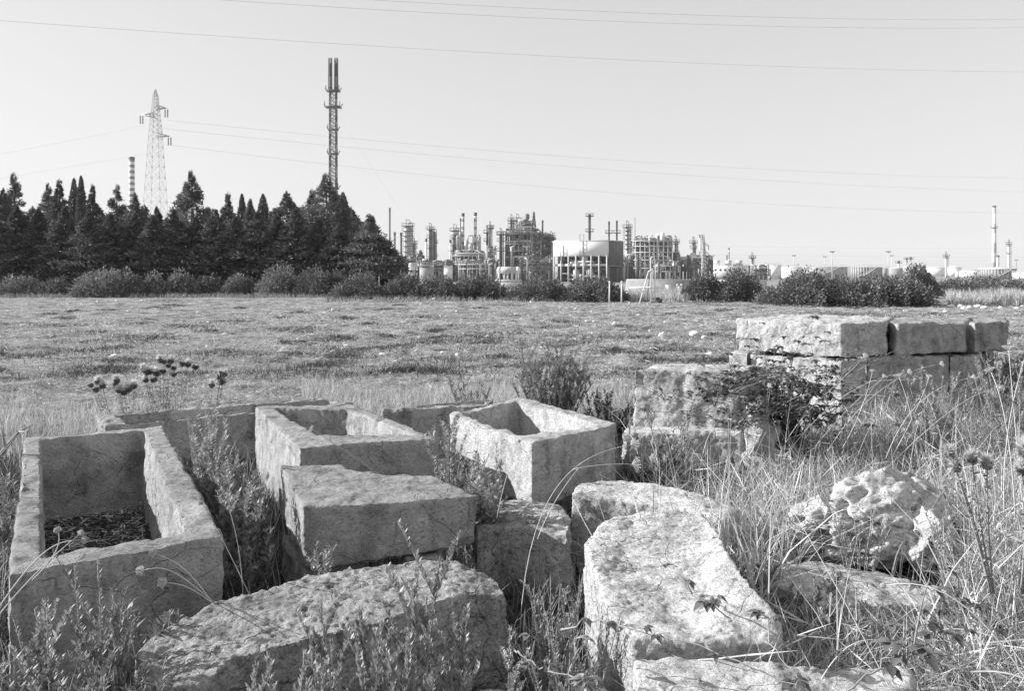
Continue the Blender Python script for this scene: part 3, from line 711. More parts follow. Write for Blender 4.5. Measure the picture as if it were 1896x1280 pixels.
rack('upper floors of pipes above the main process tower', 957, 986, 417, 352, (425, 434, 444), 4, 9, 'steel_mid', 8, 2.0, 5, z0=Zy(470, 352), name='process_structure')
rack('lower pipe structure right of the lattice mast', 985, 1024, 440, 356, (452, 466, 484), 4, 9, 'steel_dark', 9, 1.8, 5)
rack('fan-topped structure right of the white hall', 1173, 1240, 447, 345, (457, 468, 482, 497), 8, 12, 'steel_pale', 11, 1.8, 8, fans=9)
rack('low pipe structure in front of the fan-topped structure', 1212, 1256, 493, 335, (503,), 5, 6, 'steel_pale', 12, 1.4, 3)
rack('dark skid structure at the foot of the small right-hand pylon', 1270, 1316, 483, 345, (497,), 6, 7, 'steel_mid', 13, 1.5, 4)
rack('low pipe bridge between the sphere and the ribbed column', 770, 838, 492, 335, (502,), 9, 5, 'steel_mid', 14, 1.2, 4)
rack('low pipe bridge left of the horizontal drum', 850, 925, 490, 332, (498,), 9, 5, 'steel_pale', 15, 1.4, 2)
rack('pipe bridge between the drum and the white hall', 962, 1026, 488, 336, (500,), 8, 5, 'steel_mid', 16, 1.4, 3)
rack('pipe bridge between the conifers and the fat ringed column', 722, 772, 484, 342, (496,), 6, 5, 'steel_mid', 17, 1.2, 3)
rack('small equipment cluster right of the free ringed column', 1150, 1174, 482, 348, (495,), 3, 6, 'steel_mid', 18, 1.4, 3)
rack('pipe cluster beside the slim column right of the fan structure', 1240, 1258, 478, 349, (492,), 3, 6, 'steel_pale', 19, 1.4, 2)
# white hall on legs
def hall():
    DA, DB, DC = 324, 308, 317.6; D = DB
    A = np.array([X(1024, DA), DA]); B = np.array([X(1126, DB), DB]); C = np.array([X(1149.5, DC), DC])
    t = empty('industrial_hall', (*((A+B)/2), GZ), 'long white clad hall raised on slender legs in the refinery', 'building')
    zt, zb, zm = Zy(446, D), Zy(473, D), Zy(491, D); zl = Zy(492, D)
    e = (B-A)/np.linalg.norm(B-A); f = np.array([-e[1], e[0]]); L = np.linalg.norm(B-A); W = np.linalg.norm(C-B)
    def obx(mb, u0, u1, v0, v1, z0, z1):
        c = [A+e*u0+f*v0, A+e*u1+f*v0, A+e*u1+f*v1, A+e*u0+f*v1]
        V = [(*p, z0) for p in c]+[(*p, z1) for p in c]; return mb.add(V, [(0,3,2,1),(4,5,6,7),(0,1,5,4),(1,2,6,5),(2,3,7,6),(3,0,4,7)])
    obx(MB(), 0, L, 0, W, zb, zt).build('cladding', M['tank_white'], t)
    obx(MB(), L+.02, L+.35, 0, W, zl, zt+.1).build('end_wall', M['steel_dark'], t)  # shade on the right end is put into its dark colour
    obx(MB(), -.2, L, -.15, W, zt+.02, zt+.35).build('roof', M['tank_white'], t)
    obx(MB(), 0, L, .5, W, zm-.4, zm+.5).build('floor_slab', M['concrete'], t)
    obx(MB(), .2, L, W-.6, W-.1, GZ, zb-.1).build('bay_shade_sheet', M['steel_dark'], t)  # added dark sheet standing in for the shade of the open bays
    obx(MB(), .3, .6, W*.25, W-.7, GZ, zb-.1).build('bay_shade_side', M['steel_dark'], t)  # added dark sheet, hides bright sky so the bays look shaded
    for k in range(8):
        u = .4+(L-.9)*k/7; obx(MB(), u-.22, u+.22, -.3, .25, GZ, zb-.05).build('leg', M['concrete'], t)
    for k in range(7):
        u = 1.5+(L-3)*k/6; obx(MB(), u-.3, u+.3, W-2, W-1.4, GZ, zb-.05).build('leg', M['steel_mid'], t)
    for v in (0.3, W-.4): obx(MB(), L-.3, L+.3, v, v+.5, GZ, zl-.05).build('leg', M['steel_mid'], t)
    for u, up in ((L*.19, -1), (L*.55, 3)):
        mb = MB()
        for s_ in (-.9, .9): p = A+e*(u+s_)-f*.6; mb.bar((*p, zb-2), (*p, zt+up), .22)
        for zz in np.arange(zb, zt, 1.6): p, q = A+e*(u-.9)-f*.6, A+e*(u+.9)-f*.6; mb.bar((*p, zz), (*q, zz), .14)
        mb.build('ladder', M['steel_mid'], t)
    rs = np.random.RandomState(2); ms = [MB(), MB()]
    for i in range(34):
        u = rs.uniform(1, L-10); zz = rs.uniform(GZ+1, zb-1); l = rs.uniform(2, 9); v = rs.uniform(1.5, W-3); p, q = A+e*u+f*v, A+e*(u+l)+f*v
        ms[i % 2].tube([(*p, zz), (*q, zz), (*(q+e*.4), zz-1)], rs.uniform(.15, .5), 6)
    ms[0].build('pipework', M['steel_mid'], t); ms[1].build('pipework', M['steel_pale'], t)
    for u, zz in ((L*.5, 479), (L*.35, 506), (L*.6, 504)):
        p = A+e*u+f*3.5; MB().lathe(p[0], p[1], [(1.5, Zy(zz, D)-2), (1.5, Zy(zz, D)+1), (.8, Zy(zz, D)+1.8)], 12).build('vessel', M['steel_pale'], t)
hall()
def whitebox():
    D = 345; t = empty('switch_house', (X(1265, D), D, GZ), 'small white box house on legs with its shaded right side coloured dark', 'building')
    a, b, c = X(1256, D), X(1275, D), X(1281, D); z0, z1 = Zy(489.5, D), Zy(475, D)
    MB().add([(a, D+3, z0), (b, D, z0), (c, D+7, z0), (a+c-b, D+10, z0), (a, D+3, z1), (b, D, z1), (c, D+7, z1), (a+c-b, D+10, z1)], [(0,3,2,1), (0,1,5,4), (2,3,7,6), (3,0,4,7), (4,5,6,7)]).build('wall', M['tank_white'], t)
    MB().add([(b+.03, D-.02, z0), (c+.03, D+7, z0), (c+.03, D+7, z1), (b+.03, D-.02, z1)], [(0,1,2,3)]).build('end_wall', M['steel_dark'], t)  # dark colour carries the shade on this face of the white house
    MB().bar((a, D+2.9, (z0+z1)/2), (b, D-.1, (z0+z1)/2), .2).build('seam_strip', M['steel_mid'], t)
    for q in (1257, 1263, 1269, 1274.5): MB().box(X(q, D)-.25, X(q, D)+.25, D+.2, D+.7, GZ, z0).build('leg', M['steel_dark'], t)
    MB().box(a, c, D+1, D+5, z0-3.2, z0-1).build('cable_tray', M['steel_dark'], t)
whitebox()
def sphere_tank():
    D = 335; x = X(781, D); r = wpx(9, D); t = empty('sphere_tank', (x, D, GZ), 'white ball-shaped gas tank behind the hedge', 'tank')
    zc = Zy(494, D); MB().lathe(x, D, [(r*math.sin(a)+.01, zc-r*math.cos(a)) for a in np.linspace(0, math.pi, 14)], 24).build('shell', M['tank_white'], t, sm=True)
    for k in range(8):
        a = k*math.pi/4; MB().tube([(x+r*.95*math.cos(a), D+r*.95*math.sin(a), GZ), (x+r*.95*math.cos(a), D+r*.95*math.sin(a), zc)], .25, 6).build('leg', M['steel_pale'], t)
sphere_tank()
tank('low grey-banded tank in front of the ball-shaped tank', 777, 803, 496, 322, 'tank_grey', 'flat', stair=False)
tank('small low white tank left of the heater structure', 822, 838, 497, 325, 'tank_white', 'dome', stair=False)
def drum():
    D = 318; a, b = X(920, D), X(963.5, D); r = wpx(6.4, D); zc = Zy(500.5, D); t = empty('horizontal_drum', ((a+b)/2, D, GZ), 'long pale horizontal drum with white rounded ends', 'tank')
    e = r*.55
    MB().tube([(a+e, D, zc), (b-e, D, zc)], r, 20).build('shell', M['steel_pale'], t, sm=True)
    for s, q in ((-1, a+e), (1, b-e)):
        MB().tube([(q-s*.8, D, zc), (q, D, zc), (q+s*e*.5, D, zc), (q+s*e*.85, D, zc), (q+s*e, D, zc)], [r*1.03, r*1.03, r*.88, r*.6, .05], 20).build('end_cap', M['tank_white'], t, sm=True)
    for q in (924, 934, 940, 948, 956, 960): MB().box(X(q, D)-.35, X(q, D)+.35, D-r*.7, D+r*.7, GZ+.1, zc-r*.6).build('saddle', M['steel_white'], t)
    MB().box(X(917, D), X(966, D), D-r*1.5, D+r*1.5, GZ, Zy(518, D)).build('plinth', M['concrete'], t)
drum()
def mast_lattice():
    D = 300; x = X(988.5, D); t = empty('lattice_mast', (x, D, GZ), 'dark pointed lattice mast in front of the main process tower', 'mast')
    mb = MB(); zt = Zy(393, D); zm = Zy(440, D)
    lattice(mb, x, D, GZ, zm, wpx(27, D), wpx(10, D), 8, .30); lattice(mb, x, D, zm, zt, wpx(10, D), wpx(1.2, D), 6, .28)
    mb.build('lattice', M['steel_dark'], t)
    mb = MB()
    for q in (438, 456, 475): zz = Zy(q, D); w = wpx(14, D)/2; mb.box(x-w, x+w, D-w*.6, D+w*.6, zz-.15, zz+.1)
    mb.build('platform', M['steel_dark'], t)
    MB().tube([P(1000, 432, D), P(1015, 436, D), P(1028, 443, D)], .25, 5).build('boom', M['steel_mid'], t)
mast_lattice()
def small_pylon():
    D = 300; x = X(1303, D); t = empty('electricity_pylon', (x, D, GZ), 'small pylon with arms to the right at the end of the refinery', 'pylon')
    mb = MB(); lattice(mb, x, D, GZ, Zy(450, D), wpx(9, D), wpx(3.4, D), 12, .16); lattice(mb, x, D, Zy(450, D), Zy(434, D), wpx(3.4, D), wpx(.6, D), 4, .14); mb.build('lattice_body', M['galv'], t)
    for q in (454, 469):
        mb = MB(); zz = Zy(q, D); mb.bar((x, D-.4, zz), (X(1312, D), D, zz-.2), .2); mb.bar((x, D, zz+1.2), (X(1312, D), D, zz-.1), .2); mb.build('cross_arm', M['galv'], t)
        MB().tube([(X(1312, D), D, zz-.2), (X(1312, D), D, zz-1.8)], .15, 6).build('insulator', M['insulator'], t)
    mb = MB(); zz = Zy(461, D); mb.bar((x, D, zz), (X(1294, D), D, zz), .2); mb.build('cross_arm', M['galv'], t)
small_pylon()
# tall lattice pylon on the left
def big_pylon():
    D = 150; x = X(288, D); t = empty('electricity_pylon', (x, D, GZ), 'tall slender lattice pylon with three arms on the left', 'pylon')
    mb = MB(); z1, z2, zt = Zy(243, D), Zy(178, D), Zy(165, D)
    lattice(mb, x, D, GZ, z1, wpx(48, D), wpx(17, D), 13, .034); lattice(mb, x, D, z1, z2, wpx(17, D), wpx(7, D), 8, .036); lattice(mb, x, D, z2, zt, wpx(7, D), wpx(1, D), 2, .04)
    mb.build('lattice_body', M['galv'], t)
    tips = []
    for (qy, dx) in ((193, 20), (209, -26), (245, 26)):
        mb = MB(); zz = Zy(qy, D); s = 1 if dx > 0 else -1; tipx = x+wpx(dx, D); ztip = zz-wpx(7 if dx > 0 else 4, D) if dx > 0 else zz-wpx(3, D)
        for yy in (-.6, .6):
            mb.bar((x, D+yy, zz), (tipx, D, ztip), .11); mb.bar((x, D+yy, zz-wpx(9, D)), (tipx, D, ztip), .11)
            for k in (1, 2, 3):
                f = k/4; mb.bar((x+(tipx-x)*f, D+yy*(1-f), zz+(ztip-zz)*f), (x+(tipx-x)*max(0, f-.2), D+yy*(1-f), zz-wpx(9, D)+(ztip-zz+wpx(9, D))*max(0, f-.2)), .07)
        mb.build('cross_arm', M['galv'], t)
        a = []
        for yy in (-.25, .25):
            pts = []; rr = []
            for k in range(13): pts.append((tipx+(yy), D, ztip-.2-k*.13)); rr.append(.17 if k % 2 else .06)
            MB().tube(pts, rr, 7).build('insulator', M['insulator'], t)
        tips.append((tipx, D, ztip-1.9))
    return tips
TIPS = big_pylon()
# cables
def cable(label, pts3, r, n=60, group='overhead power lines'):
    """quadratic through three world points, then onwards"""
    A, B, C = [np.array(p) for p in pts3]
    u = np.linspace(0, 1, n)[:, None]; s = np.linalg.norm((B-A)[:2])/np.linalg.norm((C-A)[:2])
    L0 = (u-s)*(u-1)/((0-s)*(0-1)); L1 = (u-0)*(u-1)/((s-0)*(s-1)); L2 = (u-0)*(u-s)/((1-0)*(1-s))
    V = A*L0+B*L1+C*L2
    o = MB().tube(V, r*.48, 4).build('power_cable', M['cable'], loc=tuple(V[0])); tag(o, label, 'cable', group)
def ray(a, b, c, Da, Dc):
    """three pixels on one vertical plane from depth Da to Dc"""
    Pa = np.array(P(a[0], a[1], Da)); Pc = np.array(P(c[0], c[1], Dc)); k = (b[0]-CX)/F
    # X = k*Y on the plan line Pa-Pc
    d = Pc-Pa; s = (k*Pa[1]-Pa[0])/(d[0]-k*d[1]); Db = Pa[1]+s*d[1]
    return [Pa, np.array(P(b[0], b[1], Db)), Pc]
cable('lone near cable crossing the sky from upper left to mid right', ray((-60, 33), (900, 97), (2000, 133), 62, 120), .022)
cable('upper of the two cables cutting the top right corner', ray((600, -6), (1200, 24), (2000, 33), 60, 100), .020)
cable('lower of the two cables cutting the top right corner', ray((250, -12), (1000, 33), (2000, 48), 60, 100), .022)
cable('highest of the three cables running right from the tall pylon', ray((308, 222), (1000, 286), (2000, 330), 150, 230), .036)
cable('middle cable of the three running right from the tall pylon', ray((285, 236), (1000, 304), (2000, 357), 150, 230), .036)
cable('lowest of the three cables running right from the tall pylon', ray((313, 268), (1000, 345), (2000, 394), 150, 230), .036)
cable('upper cable leaving the tall pylon to the left edge', ray((262, 232), (120, 262), (-80, 300), 150, 110), .022)
cable('lower cable leaving the tall pylon to the left edge', ray((290, 282), (120, 310), (-80, 344), 150, 110), .022)
cable('upper far cable over the tank farm', ray((1312, 456), (1600, 459), (2000, 457), 300, 420), .045)
cable('lower far cable over the tank farm', ray((1312, 471), (1600, 475), (2000, 475), 300, 420), .045)
# striped chimney on the left, pale giant on the right
stack('dark and white striped chimney behind the conifers beside the tall pylon', 244, 291, 9.6, 520, 'band_narrow', w2=12)
stack('very tall pale banded chimney at the right end of the tank farm', 1841, 381, 5.4, 640, 'band_pale', (422,), w2=8.4)
stack('short thick pale stack beside the very tall chimney', 1847.5, 473, 5, 620, 'steel_pale')
column('slender pale column right of the very tall chimney', 1868, 451, 3.6, 560, 'steel_pale', (455, 470), z0=GZ, side_pipe=False)
column('pale column with a forked head between the far tanks', 1752, 474, 4, 520, 'steel_pale', (478,), side_pipe=False)
stack('left of two tiny stacks behind the stair tank', 1679, 478, 2.4, 540, 'steel_mid', (480,))
stack('right of two tiny stacks behind the stair tank', 1686.5, 476, 2.4, 545, 'steel_pale', (480,))
stack('pale stub stack left of the two tiny stacks', 1664, 483, 3.4, 530, 'steel_white', (487,))
stack('thin striped stack above the white cooling house', 1349.7, 459, 2.2, 460, 'banded_paint')
stack('tiny dark stack between the cooling towers', 1346, 473, 2.2, 440, 'steel_dark')
column('square-headed tower right of the white cooling house', 1393, 477, 4.2, 440, 'steel_mid', (479,), side_pipe=False)
def cooling():
    D = 420; t = empty('cooling_house', (X(1354, D), D, GZ), 'long white cooling house with three round fan towers on its roof', 'building')
    MB().box(X(1319, D), X(1386, D), D, D+14, GZ, Zy(491.5, D)).build('wall', M['tank_white'], t)
    MB().box(X(1386.1, D), X(1389.6, D), D+.3, D+14, GZ, Zy(491.5, D)).build('end_wall', M['steel_mid'], t)
    for k in range(7): MB().box(X(1325+k*9, D)-.6, X(1325+k*9, D)+.6, D-.06, D-.01, Zy(502, D), Zy(498, D)).build('window', M['steel_dark'], t)
    for q in (1333.5, 1355.5, 1375.5):
        r = wpx(6, D); MB().lathe(X(q, D), D+7, [(r, Zy(491.4, D)), (r*.9, Zy(487, D)), (r*1.05, Zy(482, D)), (r*.9, Zy(482, D)), (r*.8, Zy(486, D))], 18).build('fan_tower', M['steel_pale'], t, sm=False)
    MB().bar((X(1319, D), D, Zy(490, D)), (X(1389, D), D, Zy(490, D)), .2).build('handrail', M['steel_pale'], t)
cooling()
rack('dark-legged open shed in front of the first white tank', 1392, 1421, 499, 380, (509,), 4, 8, 'steel_dark', 22, .8, 2)
tank('tall white tank with a curved stair left of the long bush', 1416, 1446, 491.5, 440, 'tank_white', 'cone')
tank('squat white tank touching the left end of the long bush', 1448, 1482, 495.5, 400, 'tank_white', 'cone')
tank('wide grey tank half hidden by the long bush', 1483, 1568, 494.5, 470, 'tank_grey', 'flat')
tank('ribbed grey tank rising above the middle of the long bush', 1573, 1630, 494.8, 420, 'tank_grey', 'flat', ribs=True)
tank('narrow dark tank right of the ribbed grey tank', 1632, 1644, 497, 460, 'tank_grey', 'flat', stair=False)
tank('small dark tank with a white roof edge behind the bush', 1645, 1672, 497, 480, 'tank_grey', 'cone', stair=False)
tank('mid grey tank with a long white stair climbing its left side', 1674, 1712, 491, 430, 'tank_grey', 'flat')
tank('flat white tank behind the right half of the bush', 1712, 1750, 496.5, 620, 'tank_white', 'cone', stair=False)
tank('distant white tank right of the forked-head column', 1752, 1778, 496.5, 640, 'tank_white', 'dome', stair=False)
tank('long low white tank left of the dark right-hand tank', 1772, 1822, 503, 520, 'tank_white', 'cone', stair=False)
tank('dark tank under the very tall chimney', 1816, 1876, 498.2, 430, 'tank_grey', 'cone', ribs=True)
tank('pale tank cut by the right edge of the photo', 1878, 1925, 505.5, 400, 'tank_white', 'cone', stair=False)
tank('faint far tank between the cooling house and the bush', 1398, 1420, 493, 600, 'tank_white', 'cone', stair=False)
# light masts over the tank farm
def lightmast(label, q, top, D, heads):
    x = X(q, D); zt = Zy(top, D); t = empty('light_mast', (x, D, GZ), label, 'light mast', 'light masts over the tank farm')
    MB().tube([(x, D, GZ), (x, D, zt)], [.32, .2], 6).build('pole', M['steel_pale'], t)
    mb = MB().bar((x-1.1, D, zt), (x+1.1, D, zt), .2)
    mb.build('crossbar', M['steel_mid'], t)
    for s in ((-1.0, 0, 1.0) if heads > 2 else (-.7, .7)): MB().box(x+s-.3, x+s+.3, D-.3, D+.3, zt+.12, zt+.6).build('floodlight', M['steel_mid'], t)
for a in (('light mast above the squat white tank', 1470, 474, 470, 2), ('thin light mast left of the taller one above the bush', 1527, 476, 500, 2), ('tallest light mast above the wide grey tank', 1541, 467, 440, 3),
          ('light mast above the gap right of the ribbed tank', 1645, 467, 440, 3), ('faint light mast near the right edge', 1882, 482, 560, 2), ('short light mast behind the small dark tank', 1651, 474, 520, 2)): lightmast(*a)
# bund wall and things before it
def bund():
    D = 118; z0 = float(gz(40, 100))
    o = MB()
    a, b = X(1163, D), X(1300, D)
    zt = Zy(519, D); zb = -4
    V = [(a, D-3, zb), (b, D-3, zb), (b, D+.2, zt), (a, D+.2, zt), (b, D+2, zt), (a, D+2, zt), (b, D+5, zb), (a, D+5, zb)]
    o.add(V, [(0,1,2,3), (3,2,4,5), (5,4,6,7), (1,6,4,2), (0,3,5,7)])
    t = empty('bund_wall', ((a+b)/2, D, -3), 'low pale sloping bund wall between the hedges on the right', 'wall')
    o.build('slope', M['bund_concrete'], t)
    MB().box(X(1163, D), b, D+.3, D+1.6, zt+.02, zt+.12).build('coping', M['tank_white'], t)
    MB().tube([P(1165, 533.5, D-4), P(1238, 532.5, D-4)], .18, 8).build('pipe', M['steel_white'], t)
    MB().tube([P(1237, 540, D-4), P(1237, 528, D-4)], .4, 8).build('valve', M['steel_white'], t)
bund()
o = MB().box(X(1318, 125), X(1420, 125), 125, 125.4, -3.2, Zy(518, 125)).build('boundary_wall', M['concrete'], loc=(X(1370, 125), 125, -3.2)); tag(o, 'low pale wall glimpsed behind the round bush right of the refinery', 'wall')
o = MB().box(X(905, 200), X(980, 200), 200, 200.5, -3.2, Zy(523, 200)).build('boundary_wall', M['concrete'], loc=(X(940, 200), 200, -3.2)); tag(o, 'low pale wall under the horizontal drum behind the hedge', 'wall')
# white looped ladder frame
def frame():
    D = 41.5; t = empty('ladder_frame', P(1208, 560, D), 'white looped tubular frame with a slanting prop near the hedge gap', 'frame')
    xa, xb = X(1205, D), X(1212.5, D); r = .03
    pts = [(xa, D, 0), (xa, D, Zy(480, D))]+[((xa+xb)/2+(xb-xa)/2*math.cos(a), D, Zy(480, D)+(xb-xa)/2*math.sin(a)) for a in np.linspace(math.pi*.85, math.pi*.15, 6)]+[(xb, D, Zy(480, D)), (xb, D, 0)]
    MB().tube(pts, r, 8).build('loop_tube', M['steel_white'], t, sm=True)
    MB().tube([P(1201, 502, D), P(1184, 562, D-1)], r, 8).build('prop', M['steel_white'], t)
    MB().tube([P(1203, 502, D+.4), P(1198, 560, D+.9)], r*.8, 8).build('prop', M['steel_mid'], t)
    MB().tube([P(1200, 502, D), P(1212, 502, D)], r, 8).build('crosspiece', M['steel_white'], t)
    MB().tube([P(1197, 532, D), P(1228, 533, D)], r*.8, 8).build('crosspiece', M['steel_white'], t)
frame()
def post(label, q, yt, yb, D, r=.035, m='steel_white'):
    p = P(q, yb, D); t = empty('marker_post', (p[0], D, float(gz(p[0], D))), label, 'post')
    MB().tube([(p[0], D, float(gz(p[0], D))-.1), (p[0]+.02, D, Zy(yt, D))], r, 8).build('pole', M[m], t)
    MB().lathe(p[0]+.02, D, [(r*1.5, Zy(yt, D)-.02), (r*1.6, Zy(yt, D)+.06), (r*.6, Zy(yt, D)+.10)], 8).build('cap', M[m], t)
post('left of the two white posts before the hedge near the ladder frame', 1128, 524, 564, 41)
post('right of the two white posts before the hedge near the ladder frame', 1150.5, 524, 564, 41)
post('thin pale pole standing in the hedge left of the refinery', 701.5, 515, 553, 48.5, .022, 'steel_pale')
post('thin pole in the gap of the hedge below the horizontal drum', 926, 520, 554, 46, .02, 'steel_mid')
def marker():
    D = 60; t = empty('pipeline_marker', P(1258, 548, D), 'white panel on two legs with two round knobs in the hedge gap', 'sign')
    a, b = X(1255.5, D), X(1260, D)
    MB().box(a, b, D-.03, D+.03, Zy(541, D), Zy(529, D)).build('panel', M['steel_white'], t)
    for q in (1254, 1261.5):
        MB().tube([P(q, 556, D), P(q, 528, D)], .035, 6).build('leg', M['steel_white'], t)
        MB().lathe(X(q+.3, D), D, [(.05, Zy(529, D)), (.1, Zy(527.5, D)), (.05, Zy(526, D))], 8).build('knob', M['steel_white'], t)
marker()
o = MB().box(X(1206, 42.5), X(1226, 42.5), 42.5, 43.0, -.05, .22).box(X(1209, 42.5), X(1222, 42.5), 42.6, 42.9, .22, .3).build('feed_box', M['steel_dark'], loc=(X(1216, 42.5), 42.7, 0)); tag(o, 'small dark box lying at the foot of the ladder frame', 'box')
# ------------------------------------------------------------------ plants
def leaf_quads(mb, C, Dv, N, L, W):
    """diamond leaves: base C, direction Dv, approximate normal N, length L, width W"""
    Dv = unit(Dv); S = unit(np.cross(Dv, N)); L = np.asarray(L)[:, None]; W = np.asarray(W)[:, None]; Nn = np.cross(S, Dv)
    a = C; b = C+Dv*L*.45+S*W*.5+Nn*W*.12; c = C+Dv*L; d = C+Dv*L*.45-S*W*.5+Nn*W*.12
    V = np.stack([a, b, c, d], 1).reshape(-1, 3); n = len(C)
    return mb.add(V, np.arange(n*4).reshape(-1, 4))
def rdirs(rs, n): return unit(rs.normal(size=(n, 3)))
def blades(mb, B, az, lean, h, w, K=4, curl=1.0, rs=None):
    """grass blades: base B, lean direction azimuth az, lean amount, height"""
    n = len(B); az2 = az+(rs.uniform(-1.5, 1.5, n) if rs is not None else 1.57)
    S = np.stack([np.cos(az2), np.sin(az2), np.zeros(n)], -1); Ld = np.stack([np.cos(az), np.sin(az), np.zeros(n)], -1)
    rows = []
    for k in range(K+1):
        f = k/K; c = B+Ld*(lean*h*f**(1+curl))[:, None]; c = c.copy(); c[:, 2] += h*f*(1-.35*lean*f**1.5)
        ww = (w*(1-f**2*.9))[:, None]; rows += [c-S*ww/2, c+S*ww/2]
    V = np.stack(rows, 1).reshape(-1, 3); m = 2*(K+1); base = np.arange(n)[:, None]*m
    Q = np.concatenate([base+np.array([[2*k, 2*k+1, 2*k+3, 2*k+2]]) for k in range(K)], 0)
    return mb.add(V, Q)
# ---- conifers: branch sprays
def conifer_mesh(seed, n, style):
    """unit tree: height 1, crown half width 1"""
    rs = np.random.RandomState(seed); mb = MB()
    if style == 'cypress':
        t = rs.rand(n)**.85; a = rs.rand(n)*6.28; prof = np.sin(np.clip(t*.97+.03, 0, 1)*math.pi)**.55*(1-t*.35); lump = 1+.25*fbm(a*1.3, t*9, seed, 3)*2
        r = prof*lump*(1-.35*rs.rand(n)**2)*.95
        C = np.stack([r*np.cos(a), r*np.sin(a), t], -1); Dv = np.stack([np.cos(a)*.3, np.sin(a)*.3, 1+0*a], -1)
        return C, Dv, None
    nb = {'spruce': 110, 'cone': 170, 'broad': 150}[style]
    C = []; Dv = []
    per = n//nb
    for i in range(nb):
        t = (i+rs.rand())/nb; tt = .04+.95*t; a = rs.rand()*6.28+i*2.4
        prof = {'spruce': (1-t)**1.05*(.6+.5*rs.rand()), 'cone': (1-t)**.95*(.85+.25*rs.rand()), 'broad': min(.85, (1-t)**1.05*1.35)*(.7+.4*rs.rand())}[style]
        L = max(.05, prof); s = 1-.8*rs.rand(per)**1.4
        rise = {'spruce': -.03, 'cone': .02, 'broad': .03}[style]
        side = rs.normal(size=per)*.22*L*(.4+s)
        x = L*s*math.cos(a)-side*math.sin(a); y = L*s*math.sin(a)+side*math.cos(a)
        zz = tt+rise*s*L*1.2+rs.normal(size=per)*.010-.03*np.abs(side)
        C.append(np.stack([x, y, zz], -1)); Dv.append(np.stack([np.full(per, math.cos(a))+rs.normal(size=per)*.5, np.full(per, math.sin(a))+rs.normal(size=per)*.5, rs.normal(size=per)*.4+.35], -1))
    # tip
    k = 60; q = rs.rand(k); C.append(np.stack([rs.normal(size=k)*.05*(1-q), rs.normal(size=k)*.05*(1-q), .93+.08*q], -1)); Dv.append(np.tile([0, 0, 1.0], (k, 1)))
    return np.concatenate(C), np.concatenate(Dv), None
def tree(label, q, ytop, wpxl, D, style, seed, mat, group=None, name='conifer', n=7500, leaf=.30):
    x = X(q, D); z0 = float(gz(x, D)); h = Zy(ytop, D)-z0; rw = wpx(wpxl, D)/2*{'spruce': 2.2, 'cone': 1.35, 'broad': 1.75, 'cypress': 1.0}[style]
    t = empty(name, (x, D, z0), label, 'tree', group)
    rs = np.random.RandomState(seed)
    C, Dv, _ = conifer_mesh(seed, n, style); C = C*np.array([rw, rw, h]); C[:, :2] += np.array([x, D]); C[:, 2] += z0
    m = len(C); mb = MB(); L = leaf*rs.uniform(.5, 1.5, m)*np.clip(.38+(1-(C[:, 2]-z0)/h)*3.2, .38, 1)
    leaf_quads(mb, C, Dv+rs.normal(size=(m, 3))*.35, rdirs(rs, m), L, L*rs.uniform(.22, .40, m))
    mb.build('crown', M[mat], t)
    tb = MB().tube([(x, D, z0-.2), (x+.1, D, z0+h*.5), (x, D, z0+h*.95)], [.028*h, .016*h, .02], 8)
    for k in range(14):
        zz = z0+h*(.1+.06*k); a = k*2.4; L = rw*.6*(1-k/16); tb.tube([(x, D, zz), (x+L*math.cos(a), D+L*math.sin(a), zz+L*.15)], [.05, .015], 5)
    tb.build('trunk', M['bark'], t)
    return t
back = [('leftmost conifer cut by the photo edge', 6, 350, 60, 'broad'), ('sparse spiky spruce rising at the far left', 26, 320, 62, 'spruce'), ('ragged conifer right of the sparse spruce', 90, 341, 58, 'broad'),
        ('pointed conifer with drooping side twigs left of the twin cypresses', 110, 333, 56, 'spruce'), ('left of the twin narrow cypresses', 137, 331, 26, 'cypress'), ('right of the twin narrow cypresses', 150, 327, 22, 'cypress'),
        ('pointed conifer between the twin cypresses and the striped chimney', 171, 343, 44, 'spruce'), ('stepped conifer left of the striped chimney', 216, 343, 66, 'spruce'), ('conifer standing right before the striped chimney', 250, 358, 58, 'broad'),
        ('low rounded conifer in front of the tall pylon', 291, 384, 46, 'broad'), ('tall regular cone-shaped conifer right of the tall pylon', 355, 317, 112, 'cone'), ('narrow pointed conifer right of the tall cone-shaped one', 422, 358, 50, 'spruce'),
        ('thin dark cypress in the middle of the row', 448, 360, 22, 'cypress'), ('small ragged conifer between two cypresses', 463, 369, 34, 'broad'), ('thicker dark cypress right of the thin one', 487, 360, 32, 'cypress'),
        ('broad bushy-topped conifer left of the flare stack', 531, 356, 92, 'broad'), ('big irregular conifer hiding the foot of the flare stack', 604, 322, 104, 'broad'), ('side-heavy conifer leaning left of the big irregular one', 578, 352, 74, 'broad'),
        ('dense column-shaped cypress right of the flare stack', 635, 357, 38, 'cypress'), ('small round conifer right of the column-shaped cypress', 659, 419, 34, 'broad'), ('pointed spruce with wide skirts at the right end of the row', 685, 398, 96, 'spruce'), ('low sloping conifer closing the row beside the thin chimney', 706, 440, 74, 'broad')]
for i, (lab, q, yt, w, st) in enumerate(back):
    D = 62+5*((i*37) % 5)/4; 
    if 'end of the row' in lab or 'closing' in lab: D = 57
    tree(lab, q, yt, w*1.12, D, st, 100+i, 'conifer' if st == 'cypress' or i % 3 == 0 else 'conifer_light', None, n=15000 if w > 70 else (10000 if st != 'cypress' else 5500), leaf=.25 if st != 'cypress' else .2)
rs = np.random.RandomState(12)
front = [(x_, y_-14) for x_, y_ in [(-10, 400), (32, 392), (72, 396), (120, 402), (165, 398), (205, 410), (248, 405), (285, 418), (322, 405), (362, 412), (398, 400), (436, 410), (476, 404), (512, 412), (548, 405), (590, 418), (628, 430), (664, 436), (698, 458)]]
